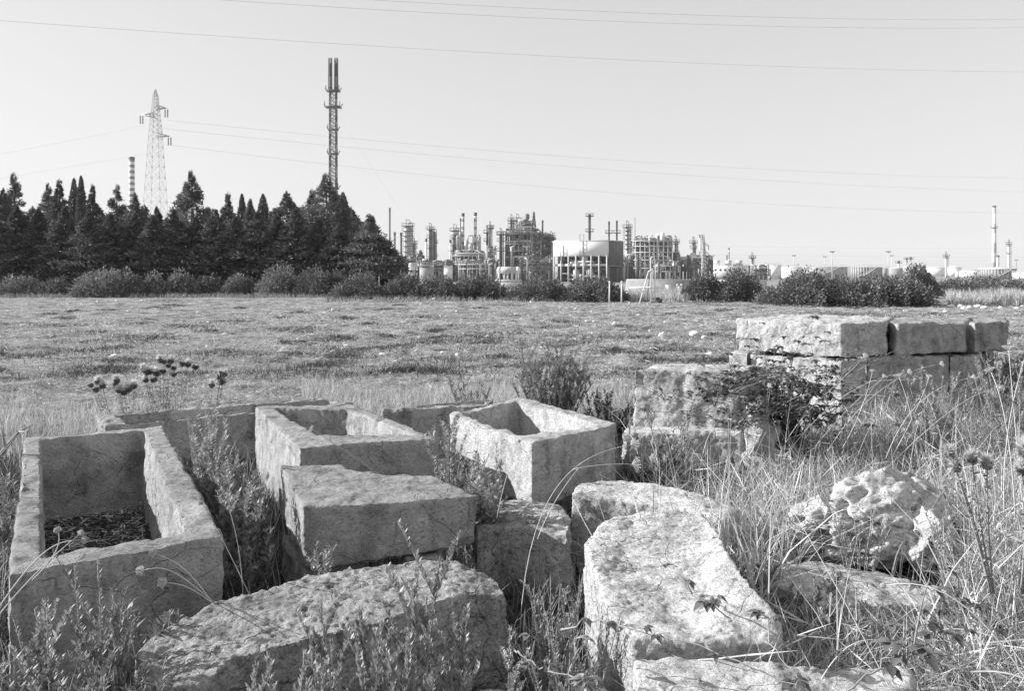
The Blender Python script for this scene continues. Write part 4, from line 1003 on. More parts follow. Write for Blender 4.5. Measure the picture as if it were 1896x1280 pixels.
for i, (q, yt) in enumerate(front):
    tree('dark bushy conifer in the shaded front of the row', q, yt+rs.uniform(-6, 6), rs.uniform(62, 80) if q < 680 else 52, 57.5+rs.rand()*2.5, 'broad', 300+i, 'conifer', 'front row conifers', n=11000, leaf=.28)
for i, q in enumerate((-20, 18, 60, 98, 140, 185, 228, 268, 320, 385, 425, 466, 505, 556, 600, 650)):
    tree('dark bushy conifer in the shaded front of the row', q, 378+14*rs.rand(), 100, 70, 'broad', 340+i, 'conifer', 'front row conifers', n=6000, leaf=.34)
# dark trees inside the refinery
for lab, q, yt, w, D, s in (('dark round tree behind the ball-shaped tank', 779, 464, 30, 400, 1), ('dark low tree right of the ribbed column', 820, 484, 40, 400, 2)):
    tree(lab, q, yt, w, D, 'broad', 500+s, 'conifer', n=2500, leaf=1.0, name='tree')
# ---- broadleaf shrubs (oleander)
def shrub(label, x0, x1, ytop, ybase, seed, mat='oleander', flowers=0, n=7000, group='oleander shrubs along the field edge', leaf=.17, depth=None, lumps=7, name='shrub'):
    D = H*F/(ybase-HY); rs = np.random.RandomState(seed)
    a, b = X(x0, D), X(x1, D); w = (b-a)/2; x = (a+b)/2; z0 = float(gz(x, D))-.05; h = Zy(ytop, D)-z0; dp = depth or max(1.0, min(w, 2.2))
    Dc = D+dp*.8
    t = empty(name, (x, Dc, z0), label, 'shrub', group)
    # lobes
    C = []; Dv = []
    lob = []
    for k in range(lumps):
        u = (k+.5)/lumps*2-1+rs.uniform(-.08, .08); lw = w*2/lumps*rs.uniform(.8, 1.25); env = math.sqrt(max(.2, 1-abs(u)**4))
        lw *= 1.35; lob.append((x+u*(w-lw*.5), Dc+rs.uniform(-.4, .5)*dp, lw, dp*rs.uniform(.6, .95), h*env*rs.uniform(.74, 1.04)))
    i = int(np.argmin([abs(l[0]-x) for l in lob])); lob[i] = (*lob[i][:4], h)
    n = int(n*1.5); per = n//lumps
    for (lx, ly, lw, ld, lh) in lob:
        v = rdirs(rs, per); v[:, 2] = np.abs(v[:, 2]); rad = 1-.45*rs.rand(per)**2+(rs.rand(per) < .07)*rs.uniform(0, .22, per)
        an = np.arctan2(v[:, 1], v[:, 0]); lump = 1+.35*fbm(an*1.5+5, v[:, 2]*4+lx, seed, 3)*2
        q = v*(rad*lump)[:, None]; c = np.stack([lx+q[:, 0]*lw, ly+q[:, 1]*ld, z0+q[:, 2]*lh*.95], -1)
        low = rs.rand(per) < .3; c[low, 2] = z0+rs.rand(low.sum())*lh*.5
        C.append(c); Dv.append(v*np.array([.9, .9, .6])+np.array([0, 0, .35]))
    C = np.concatenate(C); Dv = np.concatenate(Dv)+rs.normal(size=(len(C), 3))*.5; m = len(C)
    mb = MB(); L = leaf*rs.uniform(.6, 1.4, m); leaf_quads(mb, C, Dv, rdirs(rs, m), L, L*rs.uniform(.25, .45, m)); mb.build('foliage', M[mat], t)
    st = MB()
    for k in range(16): u = rs.uniform(-.8, .8); a0 = rs.uniform(-.3, .3); st.tube([(x+u*w*.8, Dc, z0-.05), (x+u*w+a0, Dc+rs.uniform(-.4, .4), z0+h*.7*math.sqrt(1-u*u))], [.03, .01], 5)
    st.build('stem', M['bark'], t)
    if flowers:
        v = rs.choice(m, flowers); fm = MB(); c = C[v]+unit(Dv[v])*.08; leaf_quads(fm, c, rdirs(rs, flowers), rdirs(rs, flowers), rs.uniform(.05, .10, flowers), rs.uniform(.05, .09, flowers)); fm.build('blossom', M['flower'], t)
    return t
g0 = None
for i, a in enumerate([('pale shrub at the far left field edge', -20, 60, 512, 549, 'oleander_light'), ('low shrub right of the far left one', 45, 115, 515, 549, 'oleander'), ('tallest pale rounded shrub below the left conifers', 78, 132, 486, 544, 'oleander_light'),
          ('long pale shrub left of the striped chimney line', 125, 232, 499, 551, 'oleander_light'), ('shaded low shrub between two pale ones', 215, 262, 514, 549, 'oleander'), ('ragged pale shrub under the cone-shaped conifer', 250, 300, 506, 549, 'oleander_light'),
          ('upright feathery pale shrub right of the ragged one', 296, 352, 500, 549, 'oleander_light'), ('dark gap-filling shrub in the middle left', 345, 408, 512, 548, 'oleander'), ('low pale shrub left of the dark dome', 398, 462, 508, 548, 'oleander_light'),
          ('large light shrub touching the dark dome', 456, 549, 497, 549, 'oleander_light'), ('dark dome-shaped shrub below the flare stack', 543, 610, 497, 550, 'oleander'), ('dark low shrub behind the dome-shaped one', 590, 640, 505, 549, 'oleander')]):
    shrub(a[0], *a[1:5], 700+i, a[5], n=6500 if a[2]-a[1] > 80 else 4500, lumps=5, leaf=.2)
shrub('round flowering oleander left of the thin pale pole', 612, 703, 507, 555, 720, 'oleander', 60, 7000)
shrub('flowering oleander right of the thin pale pole', 696, 780, 511, 555, 721, 'oleander', 55, 7000)
shrub('darker oleander in front of the ball-shaped tank', 765, 856, 512, 556, 722, 'oleander', 20, 7500)
shrub('tallest oleander of the hedge below the ringed stacks', 835, 936, 507, 556, 723, 'oleander', 25, 8500)
shrub('wide flowering oleander below the lattice mast', 940, 1062, 513, 558, 724, 'oleander', 60, 9000, lumps=8)
shrub('flowering oleander below the white hall', 1045, 1170, 516, 560, 725, 'oleander', 80, 9000, lumps=8)
shrub('small dark bush right of the hedge gap', 1272, 1350, 502, 558, 727, 'oleander', 0, 7000)
shrub('rounded dark bush left of the tank farm', 1335, 1420, 499, 559, 728, 'oleander', 0, 8000)
shrub('low scrub at the foot of the rounded dark bush', 1400, 1470, 535, 560, 729, 'oleander_light', 0, 3500)
shrub('long sprawling bush before the ribbed grey tank, left half', 1450, 1625, 499, 568, 730, 'oleander', 0, 20000, leaf=.16, lumps=9)
shrub('long sprawling bush before the grey tanks, right half', 1590, 1762, 513, 570, 731, 'oleander', 0, 18000, leaf=.16, lumps=9)
shrub('spiky bush top poking up between the far tanks', 1685, 1745, 492, 553, 732, 'oleander', 0, 5000, lumps=3)
shrub('dark hedge running to the right photo edge', 1745, 1960, 508, 548, 733, 'oleander', 0, 13000, lumps=12)
# ---- field litter: straw and tufts
def field_xy(rs, n, y0, y1, x0=-40, x1=1936, pw=1.0):
    qy = y0+(y1-y0)*rs.rand(n)**pw; qx = rs.uniform(x0, x1, n); D = H*F/(qy-HY); return (qx-CX)*D/F, D
rs = np.random.RandomState(33)
x, y = field_xy(rs, 150000, 551, 800); k = free(x, y) & (y > 6.2); x, y = x[k], y[k]; n = len(x)
dens = fbm(x*.5, y*.5, 77, 3); k = rs.rand(n) < .55+1.6*dens; x, y = x[k], y[k]; n = len(x)
sc = np.clip(y/11, .8, 2.6)
mb = MB(); C = np.stack([x, y, gz(x, y)+rs.rand(n)*.035*sc], -1)
a = rs.rand(n)*6.28; Dv = np.stack([np.cos(a), np.sin(a), rs.uniform(-.05, .35, n)], -1)
leaf_quads(mb, C, Dv, np.tile([0, 0, 1.0], (n, 1))+rs.normal(size=(n, 3))*.4, rs.uniform(.05, .19, n)*sc**.7, .0085*sc)
# standing stubble in little clumps
rs2 = np.random.RandomState(34); sx, sy = field_xy(rs2, 30000, 553, 800); k = free(sx, sy) & (sy > 6.4); sx, sy = sx[k], sy[k]
sx = np.repeat(sx, 4); sy = np.repeat(sy, 4); m2 = len(sx); f2 = np.clip(sy/14, .7, 2.2); sx = sx+rs2.normal(size=m2)*.03*f2; sy = sy+rs2.normal(size=m2)*.03*f2
st_ = MB(); blades(st_, np.stack([sx, sy, gz(sx, sy)-.01], -1), rs2.rand(m2)*6.28, rs2.uniform(.1, 1.2, m2), rs2.uniform(.03, .10, m2)*f2**.5, .006*f2, 2, rs=rs2)
tag(st_.build('stubble', M['straw']), 'short standing stubble in clumps across the field', 'stubble', kind='stuff')
o = mb.build('straw_litter', M['straw']); tag(o, 'cut pale straw scattered over the stubble field', 'straw', kind='stuff')
x, y = field_xy(rs, 60000, 553, 790, pw=.8); k = free(x, y) & (y > 10) & (fbm(x*2.6, y*2.6, 41, 3) > .10); x, y = x[k], y[k]; n = len(x)
mb = MB(); sc = np.clip(y/14, .8, 2.2); blades(mb, np.stack([x, y, gz(x, y)-.01], -1), rs.rand(n)*6.28, rs.uniform(.2, .9, n), rs.uniform(.05, .13, n)*sc**.4, .009*sc, 2, rs=rs)
o = mb.build('short_grass', M['straw_dark']); tag(o, 'low dark grass tufts in the stubble field', 'grass', kind='stuff')
# denser dark tussocks
mb = MB(); cx_, cy_ = field_xy(rs, 170, 556, 700); B = []
for a, b in zip(cx_, cy_):
    if b > 11 and free(a, b): m = 320; s = .10+.30*rs.rand()**2; B.append(np.stack([a+rs.normal(size=m)*s*1.6, b+rs.normal(size=m)*s, np.zeros(m)], -1))
B = np.concatenate(B); B[:, 2] = gz(B[:, 0], B[:, 1]); n = len(B)
blades(mb, B, rs.rand(n)*6.28, rs.uniform(.2, .8, n), rs.uniform(.05, .13, n), np.full(n, .014), 2, rs=rs)
o = mb.build('grass_tussocks', M['ground_leaf']); tag(o, 'small dark tussocks dotted over the field', 'grass', kind='stuff')
# pale tall grass behind the stones and at the far right
def patch(label, name, reg, n, h, w, mat, lean=(.1, .6), seed=0, K=3, edge=None, cat='grass'):
    """reg: list of (px0, px1, y(world)0, y1)"""
    rs = np.random.RandomState(seed); mb = MB()
    for (a, b, y0, y1, f) in reg:
        m = int(n*f); y = rs.uniform(y0, y1, m); q = rs.uniform(a, b, m); x = (q-CX)*y/F
        kk = free(x, y) & (rs.rand(m) < np.clip(.55+3.2*fbm(x*1.8, y*1.8, seed+3, 3), .03, 1)); x, y = x[kk], y[kk]; m = len(x)
        blades(mb, np.stack([x, y, gz(x, y)-.01], -1), rs.rand(m)*6.28, rs.uniform(*lean, m), rs.uniform(*h, m)*(1+.4*fbm(x*.8, y*.8, seed+9, 2)*2), rs.uniform(*w, m), K, rs=rs)
    o = mb.build(name, M[mat]); tag(o, label, cat, kind='stuff'); return o
patch('pale bleached grass stand at the far right behind the rubble', 'pale_grass', [(1755, 1960, 38, 44, 1)], 9000, (.5, .9), (.02, .035), 'straw', seed=2)
patch('pale reeds in the gap of the hedge around the ladder frame', 'reeds', [(1165, 1280, 44, 52, 1)], 7000, (.3, .8), (.02, .03), 'straw', seed=3)
patch('rough grass fringe at the foot of the hedge and shrubs', 'fringe_grass', [(-20, 620, 50.5, 54, .5), (600, 1450, 44, 48, .5)], 14000, (.15, .4), (.02, .04), 'straw_dark', seed=4)
patch('fine pale grass standing behind the sarcophagi', 'fine_grass', [(560, 960, 8.2, 11.5, .26), (880, 1180, 7.6, 11.2, .32), (0, 330, 6.5, 9.6, .10), (1290, 1896, 9.8, 11.5, .16)], 30000, (.14, .38), (.004, .007), 'straw', seed=5)
patch('dense tall dry grass filling the right foreground', 'tall_dry_grass', [(1200, 1960, 3.0, 8.4, .72), (1120, 1500, 3.2, 5.2, .10), (1850, 1960, 5, 9.5, .10), (1360, 1960, 2.4, 3.2, .08)], 31000, (.20, .58), (.004, .009), 'straw', (.1, 1.2), 6, 4)
patch('green grass and weeds below the dry stems on the right', 'green_undergrowth', [(1150, 1960, 2.6, 8.2, 1)], 60000, (.06, .28), (.006, .014), 'ground_leaf', (.2, 1.1), 7, 3)
patch('long stiff bleached stalks standing above the right grass', 'long_dry_stalks', [(1180, 1960, 3.0, 8.2, 1)], 2600, (.45, .85), (.006, .010), 'straw', (.0, .9), 17, 4)
patch('dark green growth in the gaps between the stones', 'gap_undergrowth', [(-40, 1200, 2.4, 7.2, 1)], 60000, (.06, .24), (.005, .012), 'ground_leaf', (.3, 1), 8, 3)
patch('thin dry stalks among the stones on the left', 'dry_stalks', [(-60, 1100, 2.6, 7.2, 1)], 7000, (.12, .38), (.003, .005), 'straw', (.1, .7), 9, 4)
# litter inside the big trough
rs = np.random.RandomState(8); pin = px([(84, 1020), (338, 982), (265, 800), (79, 818)], .62)
mb = MB(); m = 16000; u = rs.rand(m, 1); v = rs.rand(m, 1); A, B_, C_, D_ = [np.array(q) for q in pin]
Q = (A*(1-u)+B_*u)*(1-v)+(D_*(1-u)+C_*u)*v; Q[:, 2] = .06+rs.rand(m)*.02
leaf_quads(mb, Q, rdirs(rs, m)*np.array([1, 1, .15]), np.tile([0, 0, 1.0], (m, 1))+rs.normal(size=(m, 3))*.5, rs.uniform(.01, .045, m), rs.uniform(.006, .02, m))
o = mb.build('leaf_litter', M['ground_leaf']); tag(o, 'dark dead leaves covering the floor of the large left sarcophagus', 'litter', kind='stuff')
mb = MB(); m = 2600; u = rs.rand(m, 1); v = rs.rand(m, 1); Q = (A*(1-u)+B_*u)*(1-v)+(D_*(1-u)+C_*u)*v; Q[:, 2] = .075+rs.rand(m)*.03
leaf_quads(mb, Q, rdirs(rs, m)*np.array([1, 1, .3]), np.tile([0, 0, 1.0], (m, 1))+rs.normal(size=(m, 3))*.5, rs.uniform(.02, .09, m), rs.uniform(.003, .012, m))
tag(mb.build('straw_litter', M['straw']), 'pale straw bits strewn on the floor of the large left sarcophagus', 'litter', kind='stuff')
# broken straw tangled through the right foreground
mb = MB(); m = 9000; y = rs.uniform(2.6, 8, m); q = rs.uniform(1190, 1960, m); x = (q-CX)*y/F; k = free(x, y); x, y = x[k], y[k]; m = len(x)
a = rs.rand(m)*6.28; leaf_quads(mb, np.stack([x, y, gz(x, y)+rs.rand(m)**1.5*.38], -1), np.stack([np.cos(a), np.sin(a), rs.normal(size=m)*.55], -1), rdirs(rs, m), rs.uniform(.08, .38, m), rs.uniform(.004, .009, m))
tag(mb.build('broken_straw', M['straw']), 'broken dry straw tangled among the stems on the right', 'straw', kind='stuff')
# ---- individual weeds
def weed(label, q, yb, h, spread, nst, seed, mat='weed', leaf=(.03, .07), lw=.22, dens=70, base=None, up=.9, group=None, name='leafy_weed', lean=(0, 0), dens_pow=1.0):
    p = base or G(q, yb, 0); rs = np.random.RandomState(seed); x0, y0 = p[0], p[1]; z0 = p[2] if base else float(gz(x0, y0))
    t = empty(name, (x0, y0, z0), label, 'plant', group); st = MB(); mb = MB()
    for s in range(nst):
        a = rs.rand()*6.28; r = spread*math.sqrt(rs.rand()); hh = h*rs.uniform(.6, 1.0)
        b = np.array([x0+.25*r*math.cos(a), y0+.25*r*math.sin(a), z0-.02]); e = np.array([x0+r*math.cos(a)+lean[0], y0+r*math.sin(a)+lean[1], z0+hh]); mid = (b+e)/2+np.array([-.12*r*math.cos(a), -.12*r*math.sin(a), 0])+rs.normal(size=3)*.015
        u = np.linspace(0, 1, 9)[:, None]; pts = b*(1-u)**2+2*mid*u*(1-u)+e*u**2
        st.tube(pts, np.linspace(.0045, .0015, 9)*(1+h*.4), 5)
        subs = [(pts, 1.0)]
        for k in range(rs.randint(2, 6)):
            i = rs.randint(3, 8); aa = rs.rand()*6.28; L = hh*rs.uniform(.12, .3); q0 = pts[i]; q1 = q0+np.array([math.cos(aa)*L*.45, math.sin(aa)*L*.45, L*.95])
            v = np.linspace(0, 1, 6)[:, None]; sp = q0+(q1-q0)*v; sp[:, 2] += .0; st.tube(sp, np.linspace(.002, .001, 6), 4); subs.append((sp, .45))
        for sp, f in subs:
            m = int(dens*f); uu = rs.rand(m)**.8; uu = .12+.88*uu if f == 1 else uu
            idx = uu*(len(sp)-1); i0 = np.minimum(idx.astype(int), len(sp)-2); fr = (idx-i0)[:, None]; c = sp[i0]*(1-fr)+sp[i0+1]*fr
            az = rs.rand(m)*6.28; dv = np.stack([np.cos(az), np.sin(az), up+rs.normal(size=m)*.25], -1); L = rs.uniform(*leaf, m)*(1.15-.5*uu)
            leaf_quads(mb, c, dv, np.stack([-np.cos(az), -np.sin(az), np.full(m, 1.2)], -1)+rs.normal(size=(m, 3))*.3, L, L*lw*rs.uniform(.7, 1.3, m))
    st.build('stem', M['stem'], t); mb.build('foliage', M[mat], t)
    return t
def wd(label, q, D, ytop, spread, nst, seed, mat='weed', leaf=(.02, .05), lw=.28, dens=90, up=1.0, name='leafy_weed', lean=(0, 0)):
    z = float(gz(X(q, D), D)); h = H-(ytop-HY)*D/F-z
    return weed(label, q, 0, h, spread, nst, seed, mat, leaf, lw, dens, (X(q, D), D, z), up, None, name, lean)
wd('slender branching weed rising over the low crosswise trough', 372, 5.0, 750, .16, 10, 4, 'weed_pale', (.015, .04), .34, 110)
wd('tall leafy weed clump between the large sarcophagus and the flat slab, rear', 408, 4.75, 795, .17, 15, 1, 'weed_pale', (.02, .05), .32, 140)
wd('leafy weed in front of the large sarcophagus gap with upright plumes', 440, 4.2, 890, .14, 12, 2, 'weed_pale', (.02, .05), .3, 140)
wd('leafy weed leaning on the left side of the square-mouthed sarcophagus', 462, 4.7, 870, .10, 9, 3, 'weed_pale', (.02, .05), .32, 120)
wd('low dark leafy weed at the foot of the tall clump', 455, 3.9, 990, .18, 12, 31, 'weed', (.025, .05), .3, 90)
wd('fan of stiff flowering weed sprigs in the bottom left corner', 120, 2.72, 1075, .17, 8, 5, 'weed_pale', (.018, .036), .34, 110, 1.4)
wd('taller sprig fan right of the bottom left corner fan', 185, 2.72, 1035, .14, 8, 35, 'weed', (.018, .036), .34, 110, 1.4)
wd('low tangled weeds along the bottom left edge', 60, 2.5, 1190, .25, 16, 36, 'weed', (.02, .05), .3, 80)
wd('low tangled weeds at the left foot of the rounded slab', 200, 2.45, 1215, .20, 14, 37, 'weed', (.02, .05), .3, 80)
wd('large upright weed with finger-like buds before the rounded slab', 735, 2.36, 1045, .15, 11, 6, 'weed_pale', (.018, .036), .34, 260, 1.7)
wd('right-leaning budded weed beside the large one at the bottom', 815, 2.40, 1110, .12, 9, 7, 'weed_pale', (.018, .036), .34, 230, 1.7)
wd('budded weed left of the large one at the bottom', 630, 2.36, 1125, .11, 8, 38, 'weed_pale', (.018, .036), .34, 230, 1.7)
wd('left low budded weed at the bottom edge before the rounded slab', 560, 2.3, 1205, .12, 8, 8, 'weed_pale', (.018, .034), .34, 150, 1.9)
wd('smallest budded weed at the bottom edge, first from the left', 495, 2.25, 1235, .06, 4, 39, 'weed_pale', (.018, .034), .34, 150, 1.9)
wd('single knobbly flower spike right of the budded weeds', 938, 2.6, 1120, .03, 3, 9, 'weed_pale', (.012, .025), .5, 170)
wd('bright sprig growing between the square-mouthed and the askew sarcophagus', 830, 5.0, 765, .20, 9, 10, 'weed_pale', (.02, .045), .34, 110)
wd('weed pushing up against the askew sarcophagus lit face', 905, 4.75, 830, .16, 9, 11, 'weed_pale', (.02, .05), .32, 80)
wd('low broad-leaved weed in the dark gap right of the flat slab', 890, 4.5, 890, .15, 9, 12, 'weed', (.04, .08), .34, 50, .5)
wd('big rounded grey bush behind the askew sarcophagus', 1020, 8.2, 638, .48, 60, 13, 'weed', (.02, .05), .32, 130, 1.2, 'bush')
wd('small bush left of the big rounded grey bush', 870, 8.6, 690, .30, 18, 14, 'weed', (.02, .045), .3, 60, name='bush')
wd('sprawling low bush right of the big rounded grey bush', 1130, 7.9, 725, .40, 32, 15, 'ground_leaf', (.02, .04), .4, 100, .6, 'bush')
wd('leafy weed against the front of the large sarcophagus', 290, 3.0, 1110, .12, 8, 16, 'weed', (.03, .06), .35, 50)
wd('weed tuft on the far left beyond the large sarcophagus', 8, 4.6, 880, .2, 10, 17, 'weed', (.02, .05), .3, 60)
wd('sunlit weed before the left foot of the flat slab', 590, 3.75, 1005, .12, 9, 40, 'weed_pale', (.015, .03), .4, 90)
wd('twiggy weed in the dark hollow left of the big white block', 1020, 3.2, 1050, .22, 12, 18, 'weed', (.015, .03), .3, 60)
wd('scrubby weed at the bottom of the dark hollow', 1060, 2.8, 1130, .2, 12, 41, 'weed', (.015, .03), .3, 70)
wd('bushy weed left of the half buried slab', 1425, 3.9, 1040, .2, 14, 19, 'weed', (.02, .04), .25, 80)
wd('wiry weed in front of the holed boulder', 1590, 4.2, 930, .22, 12, 20, 'weed', (.012, .03), .3, 60)
wd('leafy weeds before the base of the tall pale block', 1250, 6.2, 760, .25, 14, 44, 'weed', (.02, .045), .3, 70)
wd('pale sprigs between the tall pale block and the askew sarcophagus', 1165, 6.3, 770, .15, 8, 45, 'weed', (.015, .03), .3, 60)
wd('pale weed mound below the ruined wall', 1730, 7.2, 690, .45, 26, 21, 'weed_pale', (.02, .05), .25, 80)
wd('pale weed mound at the right photo edge below the wall', 1860, 7.4, 665, .4, 24, 22, 'weed_pale', (.02, .05), .25, 80)
wd('dense dark bush behind the brambles left of the wall corner', 1440, 7.2, 690, .42, 34, 47, 'ground_leaf', (.025, .05), .35, 120, .8, 'bush')
wd('dark bush crowding the right end of the ruined wall', 1885, 9.0, 650, .45, 30, 46, 'weed', (.025, .055), .3, 110, 1.0, 'bush')
wd('scrubby dark weed in the lower right grass', 1560, 3.3, 1080, .25, 16, 42, 'weed', (.02, .04), .3, 80)
wd('bushy pale weed under the close thistles', 1800, 3.6, 960, .3, 20, 43, 'weed_pale', (.015, .04), .25, 80)
# ---- brambles
def bramble(label, pts, nleaf, size, seed, arch=.0, twigs=0, spread=.1, mat='bramble_leaf'):
    rs = np.random.RandomState(seed); pts = np.array(pts, float); t = empty('bramble', tuple(pts[0]), label, 'plant'); st = MB(); mb = MB()
    # smooth path
    n = 24; s = np.linspace(0, len(pts)-1, n); i0 = np.minimum(s.astype(int), len(pts)-2); f = (s-i0)[:, None]; f = f*f*(3-2*f)*.35+f*.65
    path = pts[i0]*(1-f)+pts[i0+1]*f; path += rs.normal(size=path.shape)*.006
    paths = [path]
    for k in range(twigs):
        i = rs.randint(2, n-2); d = rs.normal(size=3)*spread; d[2] = abs(d[2])*.8; paths.append(path[i]+np.linspace(0, 1, 8)[:, None]*d+np.array([0, 0, .03])*np.sin(np.linspace(0, 3, 8))[:, None])
    for p in paths: st.tube(p, np.linspace(.0035, .0015, len(p)), 5)
    for k in range(nleaf):
        p = paths[rs.randint(len(paths))] if twigs else paths[0]; c = p[rs.randint(1, len(p))]; a = rs.rand()*6.28; stalk = np.array([math.cos(a), math.sin(a), .5])*size*.6; e = c+stalk; st.tube([c, e], .001, 4)
        for j, da in enumerate((-1.1, 0, 1.1) if rs.rand() < .6 else (-1.7, -.8, 0, .8, 1.7)):
            L = size*rs.uniform(.75, 1.15)*(1 if da == 0 else .8); dv = np.array([math.cos(a+da), math.sin(a+da), rs.uniform(-.5, .1)]); dv /= np.linalg.norm(dv); sd = np.cross(dv, [0, 0, 1.0]); sd /= np.linalg.norm(sd); nn = np.cross(sd, dv)
            V = [e]; K = 5; wd = [.0, .42, .5, .42, .22, .0]
            L_ = []; R_ = []; Mi = []
            for q in range(K+1):
                ff = q/K; cc = e+dv*L*ff-nn*0+np.array([0, 0, -.25*L*ff**2]); Mi.append(cc); L_.append(cc+sd*wd[q]*L*.62+np.array([0, 0, wd[q]*L*.22])); R_.append(cc-sd*wd[q]*L*.62+np.array([0, 0, wd[q]*L*.22]))
            V = np.array(Mi+L_+R_); Q = []
            for q in range(K): Q += [(q, q+1, K+1+q+1, K+1+q), (q+1, q, 2*(K+1)+q, 2*(K+1)+q+1)]
            mb.add(V, Q)
    st.build('stem', M['stem'], t); mb.build('foliage', M[mat], t); return t
bramble('bramble spray with drooping leaflets over the big white block', [P(1150, 1030, 3.3), P(1240, 1075, 3.1), P(1320, 1125, 2.85), P(1420, 1190, 2.6), P(1480, 1260, 2.45)], 14, .045, 1, twigs=3, spread=.10)
bramble('thin bramble runner crossing the foot of the big white block', [P(1040, 1160, 2.75), P(1120, 1150, 2.65), P(1240, 1180, 2.5), P(1400, 1240, 2.35), P(1560, 1300, 2.25)], 7, .035, 2)
bramble('broad-leaved bramble in the bottom right corner', [P(1560, 1290, 2.5), P(1640, 1220, 2.55), P(1730, 1210, 2.5), P(1840, 1270, 2.4)], 16, .055, 3, twigs=5, spread=.12)
bramble('bramble leaves at the bottom centre below the dark hollow', [P(950, 1200, 2.7), P(1000, 1240, 2.6), P(1080, 1260, 2.5), P(1140, 1310, 2.4)], 12, .045, 4, twigs=3, mat='weed')
bramble('dark bramble thicket between the tall pale block and the wall', [P(1300, 770, 6.3), P(1370, 720, 6.6), P(1440, 705, 6.9), P(1520, 735, 7.2), P(1560, 800, 7.0)], 380, .065, 5, twigs=70, spread=.34)
bramble('second bramble thicket lower down beside the tall pale block', [P(1360, 810, 6.1), P(1420, 765, 6.4), P(1480, 775, 6.6), P(1540, 810, 6.7)], 260, .06, 6, twigs=50, spread=.34)
bramble('bramble strand hanging over the face of the tall pale block', [P(1190, 790, 6.5), P(1230, 740, 6.7), P(1290, 745, 6.7), P(1350, 720, 6.9)], 30, .03, 7, twigs=12, spread=.2)
bramble('dark bramble tangle in the lower right grass', [P(1600, 1160, 3.2), P(1700, 1180, 3.1), P(1800, 1150, 3.3), P(1880, 1190, 3.2)], 36, .045, 8, twigs=14, spread=.15)
# ---- wild carrot: curved dry stalks with umbels
def umbel(mb, c, d, r, n, rs, closed):
    d = np.array(d)/np.linalg.norm(d); u = np.cross(d, [0, .3, 1.0]); u /= np.linalg.norm(u); w = np.cross(d, u)
    for k in range(n):
        a = k*2.4; q = math.sqrt((k+.5)/n); o = (u*math.cos(a)+w*math.sin(a))*q*r
        if closed: p = [c, c+o*.9+d*r*.5, c+o*.55+d*r*1.25]
        else: p = [c, c+o*.6+d*r*.45, c+o+d*r*.75]
        mb.tube(p, [.0009, .0008, .0014], 3, False)
        tip = np.array(p[-1]); m = 5; v = rdirs(rs, m)*r*.12; leaf_quads(mb, np.tile(tip, (m, 1)), v, rdirs(rs, m), np.full(m, r*.16), np.full(m, r*.08))
def carrot(label, stalks, seed, r=.022, closed=True, rad=.0022, group='dry wild carrot stalks', mat='stem_pale'):
    """stalks: list of point lists (px, py, D); each ends in an umbel"""
    rs = np.random.RandomState(seed); t = empty('wild_carrot', P(*stalks[0][0]), label, 'plant', group); st = MB()
    for s in stalks:
        pts = np.array([P(*q) for q in s]); n = 16
        if len(pts) == 2: pts = np.array([pts[0], (pts[0]+pts[1])/2+rs.normal(size=3)*.01, pts[1]])
        u = np.linspace(0, 1, n)[:, None]
        if len(pts) == 3: path = pts[0]*(1-u)**2+2*pts[1]*u*(1-u)+pts[2]*u**2
        else: path = pts[0]*(1-u)**3+3*pts[1]*u*(1-u)**2+3*pts[2]*u**2*(1-u)+pts[3]*u**3
        st.tube(path, np.linspace(rad, rad*.6, n), 6)
        um = MB(); umbel(um, path[-1], path[-1]-path[-3], r*rs.uniform(.8, 1.15), 34, rs, closed); um.build('seed_head', M[mat], t)
    st.build('stem', M[mat], t); return t
carrot('long dry stalk arching right across the askew sarcophagus', [[(962, 1180, 3.35), (975, 880, 3.6), (1080, 840, 3.8), (1168, 824, 3.9)], [(1060, 870, 3.7), (1110, 858, 3.75), (1170, 860, 3.8)]], 1, .035, False)
carrot('dry stalk leaning right from the left edge over the large sarcophagus', [[(-10, 1150, 2.3), (60, 1060, 2.35), (145, 992, 2.4)], [(-5, 1130, 2.35), (70, 1020, 2.4), (100, 1000, 2.4), (150, 1001, 2.4)], [(60, 1075, 2.35), (118, 1020, 2.4), (108, 988, 2.4)]], 2, .014)
carrot('dry stalks bending left over the front of the large sarcophagus', [[(400, 1120, 3.2), (330, 1060, 3.0), (310, 1045, 2.9), (268, 1056, 2.9)], [(398, 1122, 3.2), (350, 1080, 2.9), (310, 1080, 2.9)], [(392, 1115, 3.2), (360, 1070, 2.9), (335, 1040, 2.9), (290, 1027, 2.9)]], 3, .022)
carrot('dry stalks standing in the gap left of the flat slab', [[(470, 1120, 3.4), (400, 970, 3.2), (375, 935, 3.2)], [(450, 1110, 3.4), (448, 1020, 3.2), (425, 945, 3.2)]], 4, .012)
carrot('single dry stalk rising over the slab to the square sarcophagus rim', [[(730, 900, 4.9), (650, 840, 4.8), (580, 797, 4.7)]], 5, .03, False)
carrot('cluster of dry stalks before the lower wall blocks', [[(1440, 850, 6.2), (1480, 760, 6.2), (1525, 740, 6.3), (1600, 662, 6.4)], [(1450, 850, 6.2), (1530, 740, 6.2), (1600, 700, 6.3), (1680, 690, 6.3)], [(1500, 840, 6.1), (1560, 760, 6.2), (1635, 700, 6.3)], [(1530, 840, 6.1), (1600, 720, 6.2), (1690, 680, 6.3), (1740, 675, 6.3)], [(1560, 830, 6), (1600, 760, 6), (1615, 690, 6.1)]], 6, .03, False, .0028)
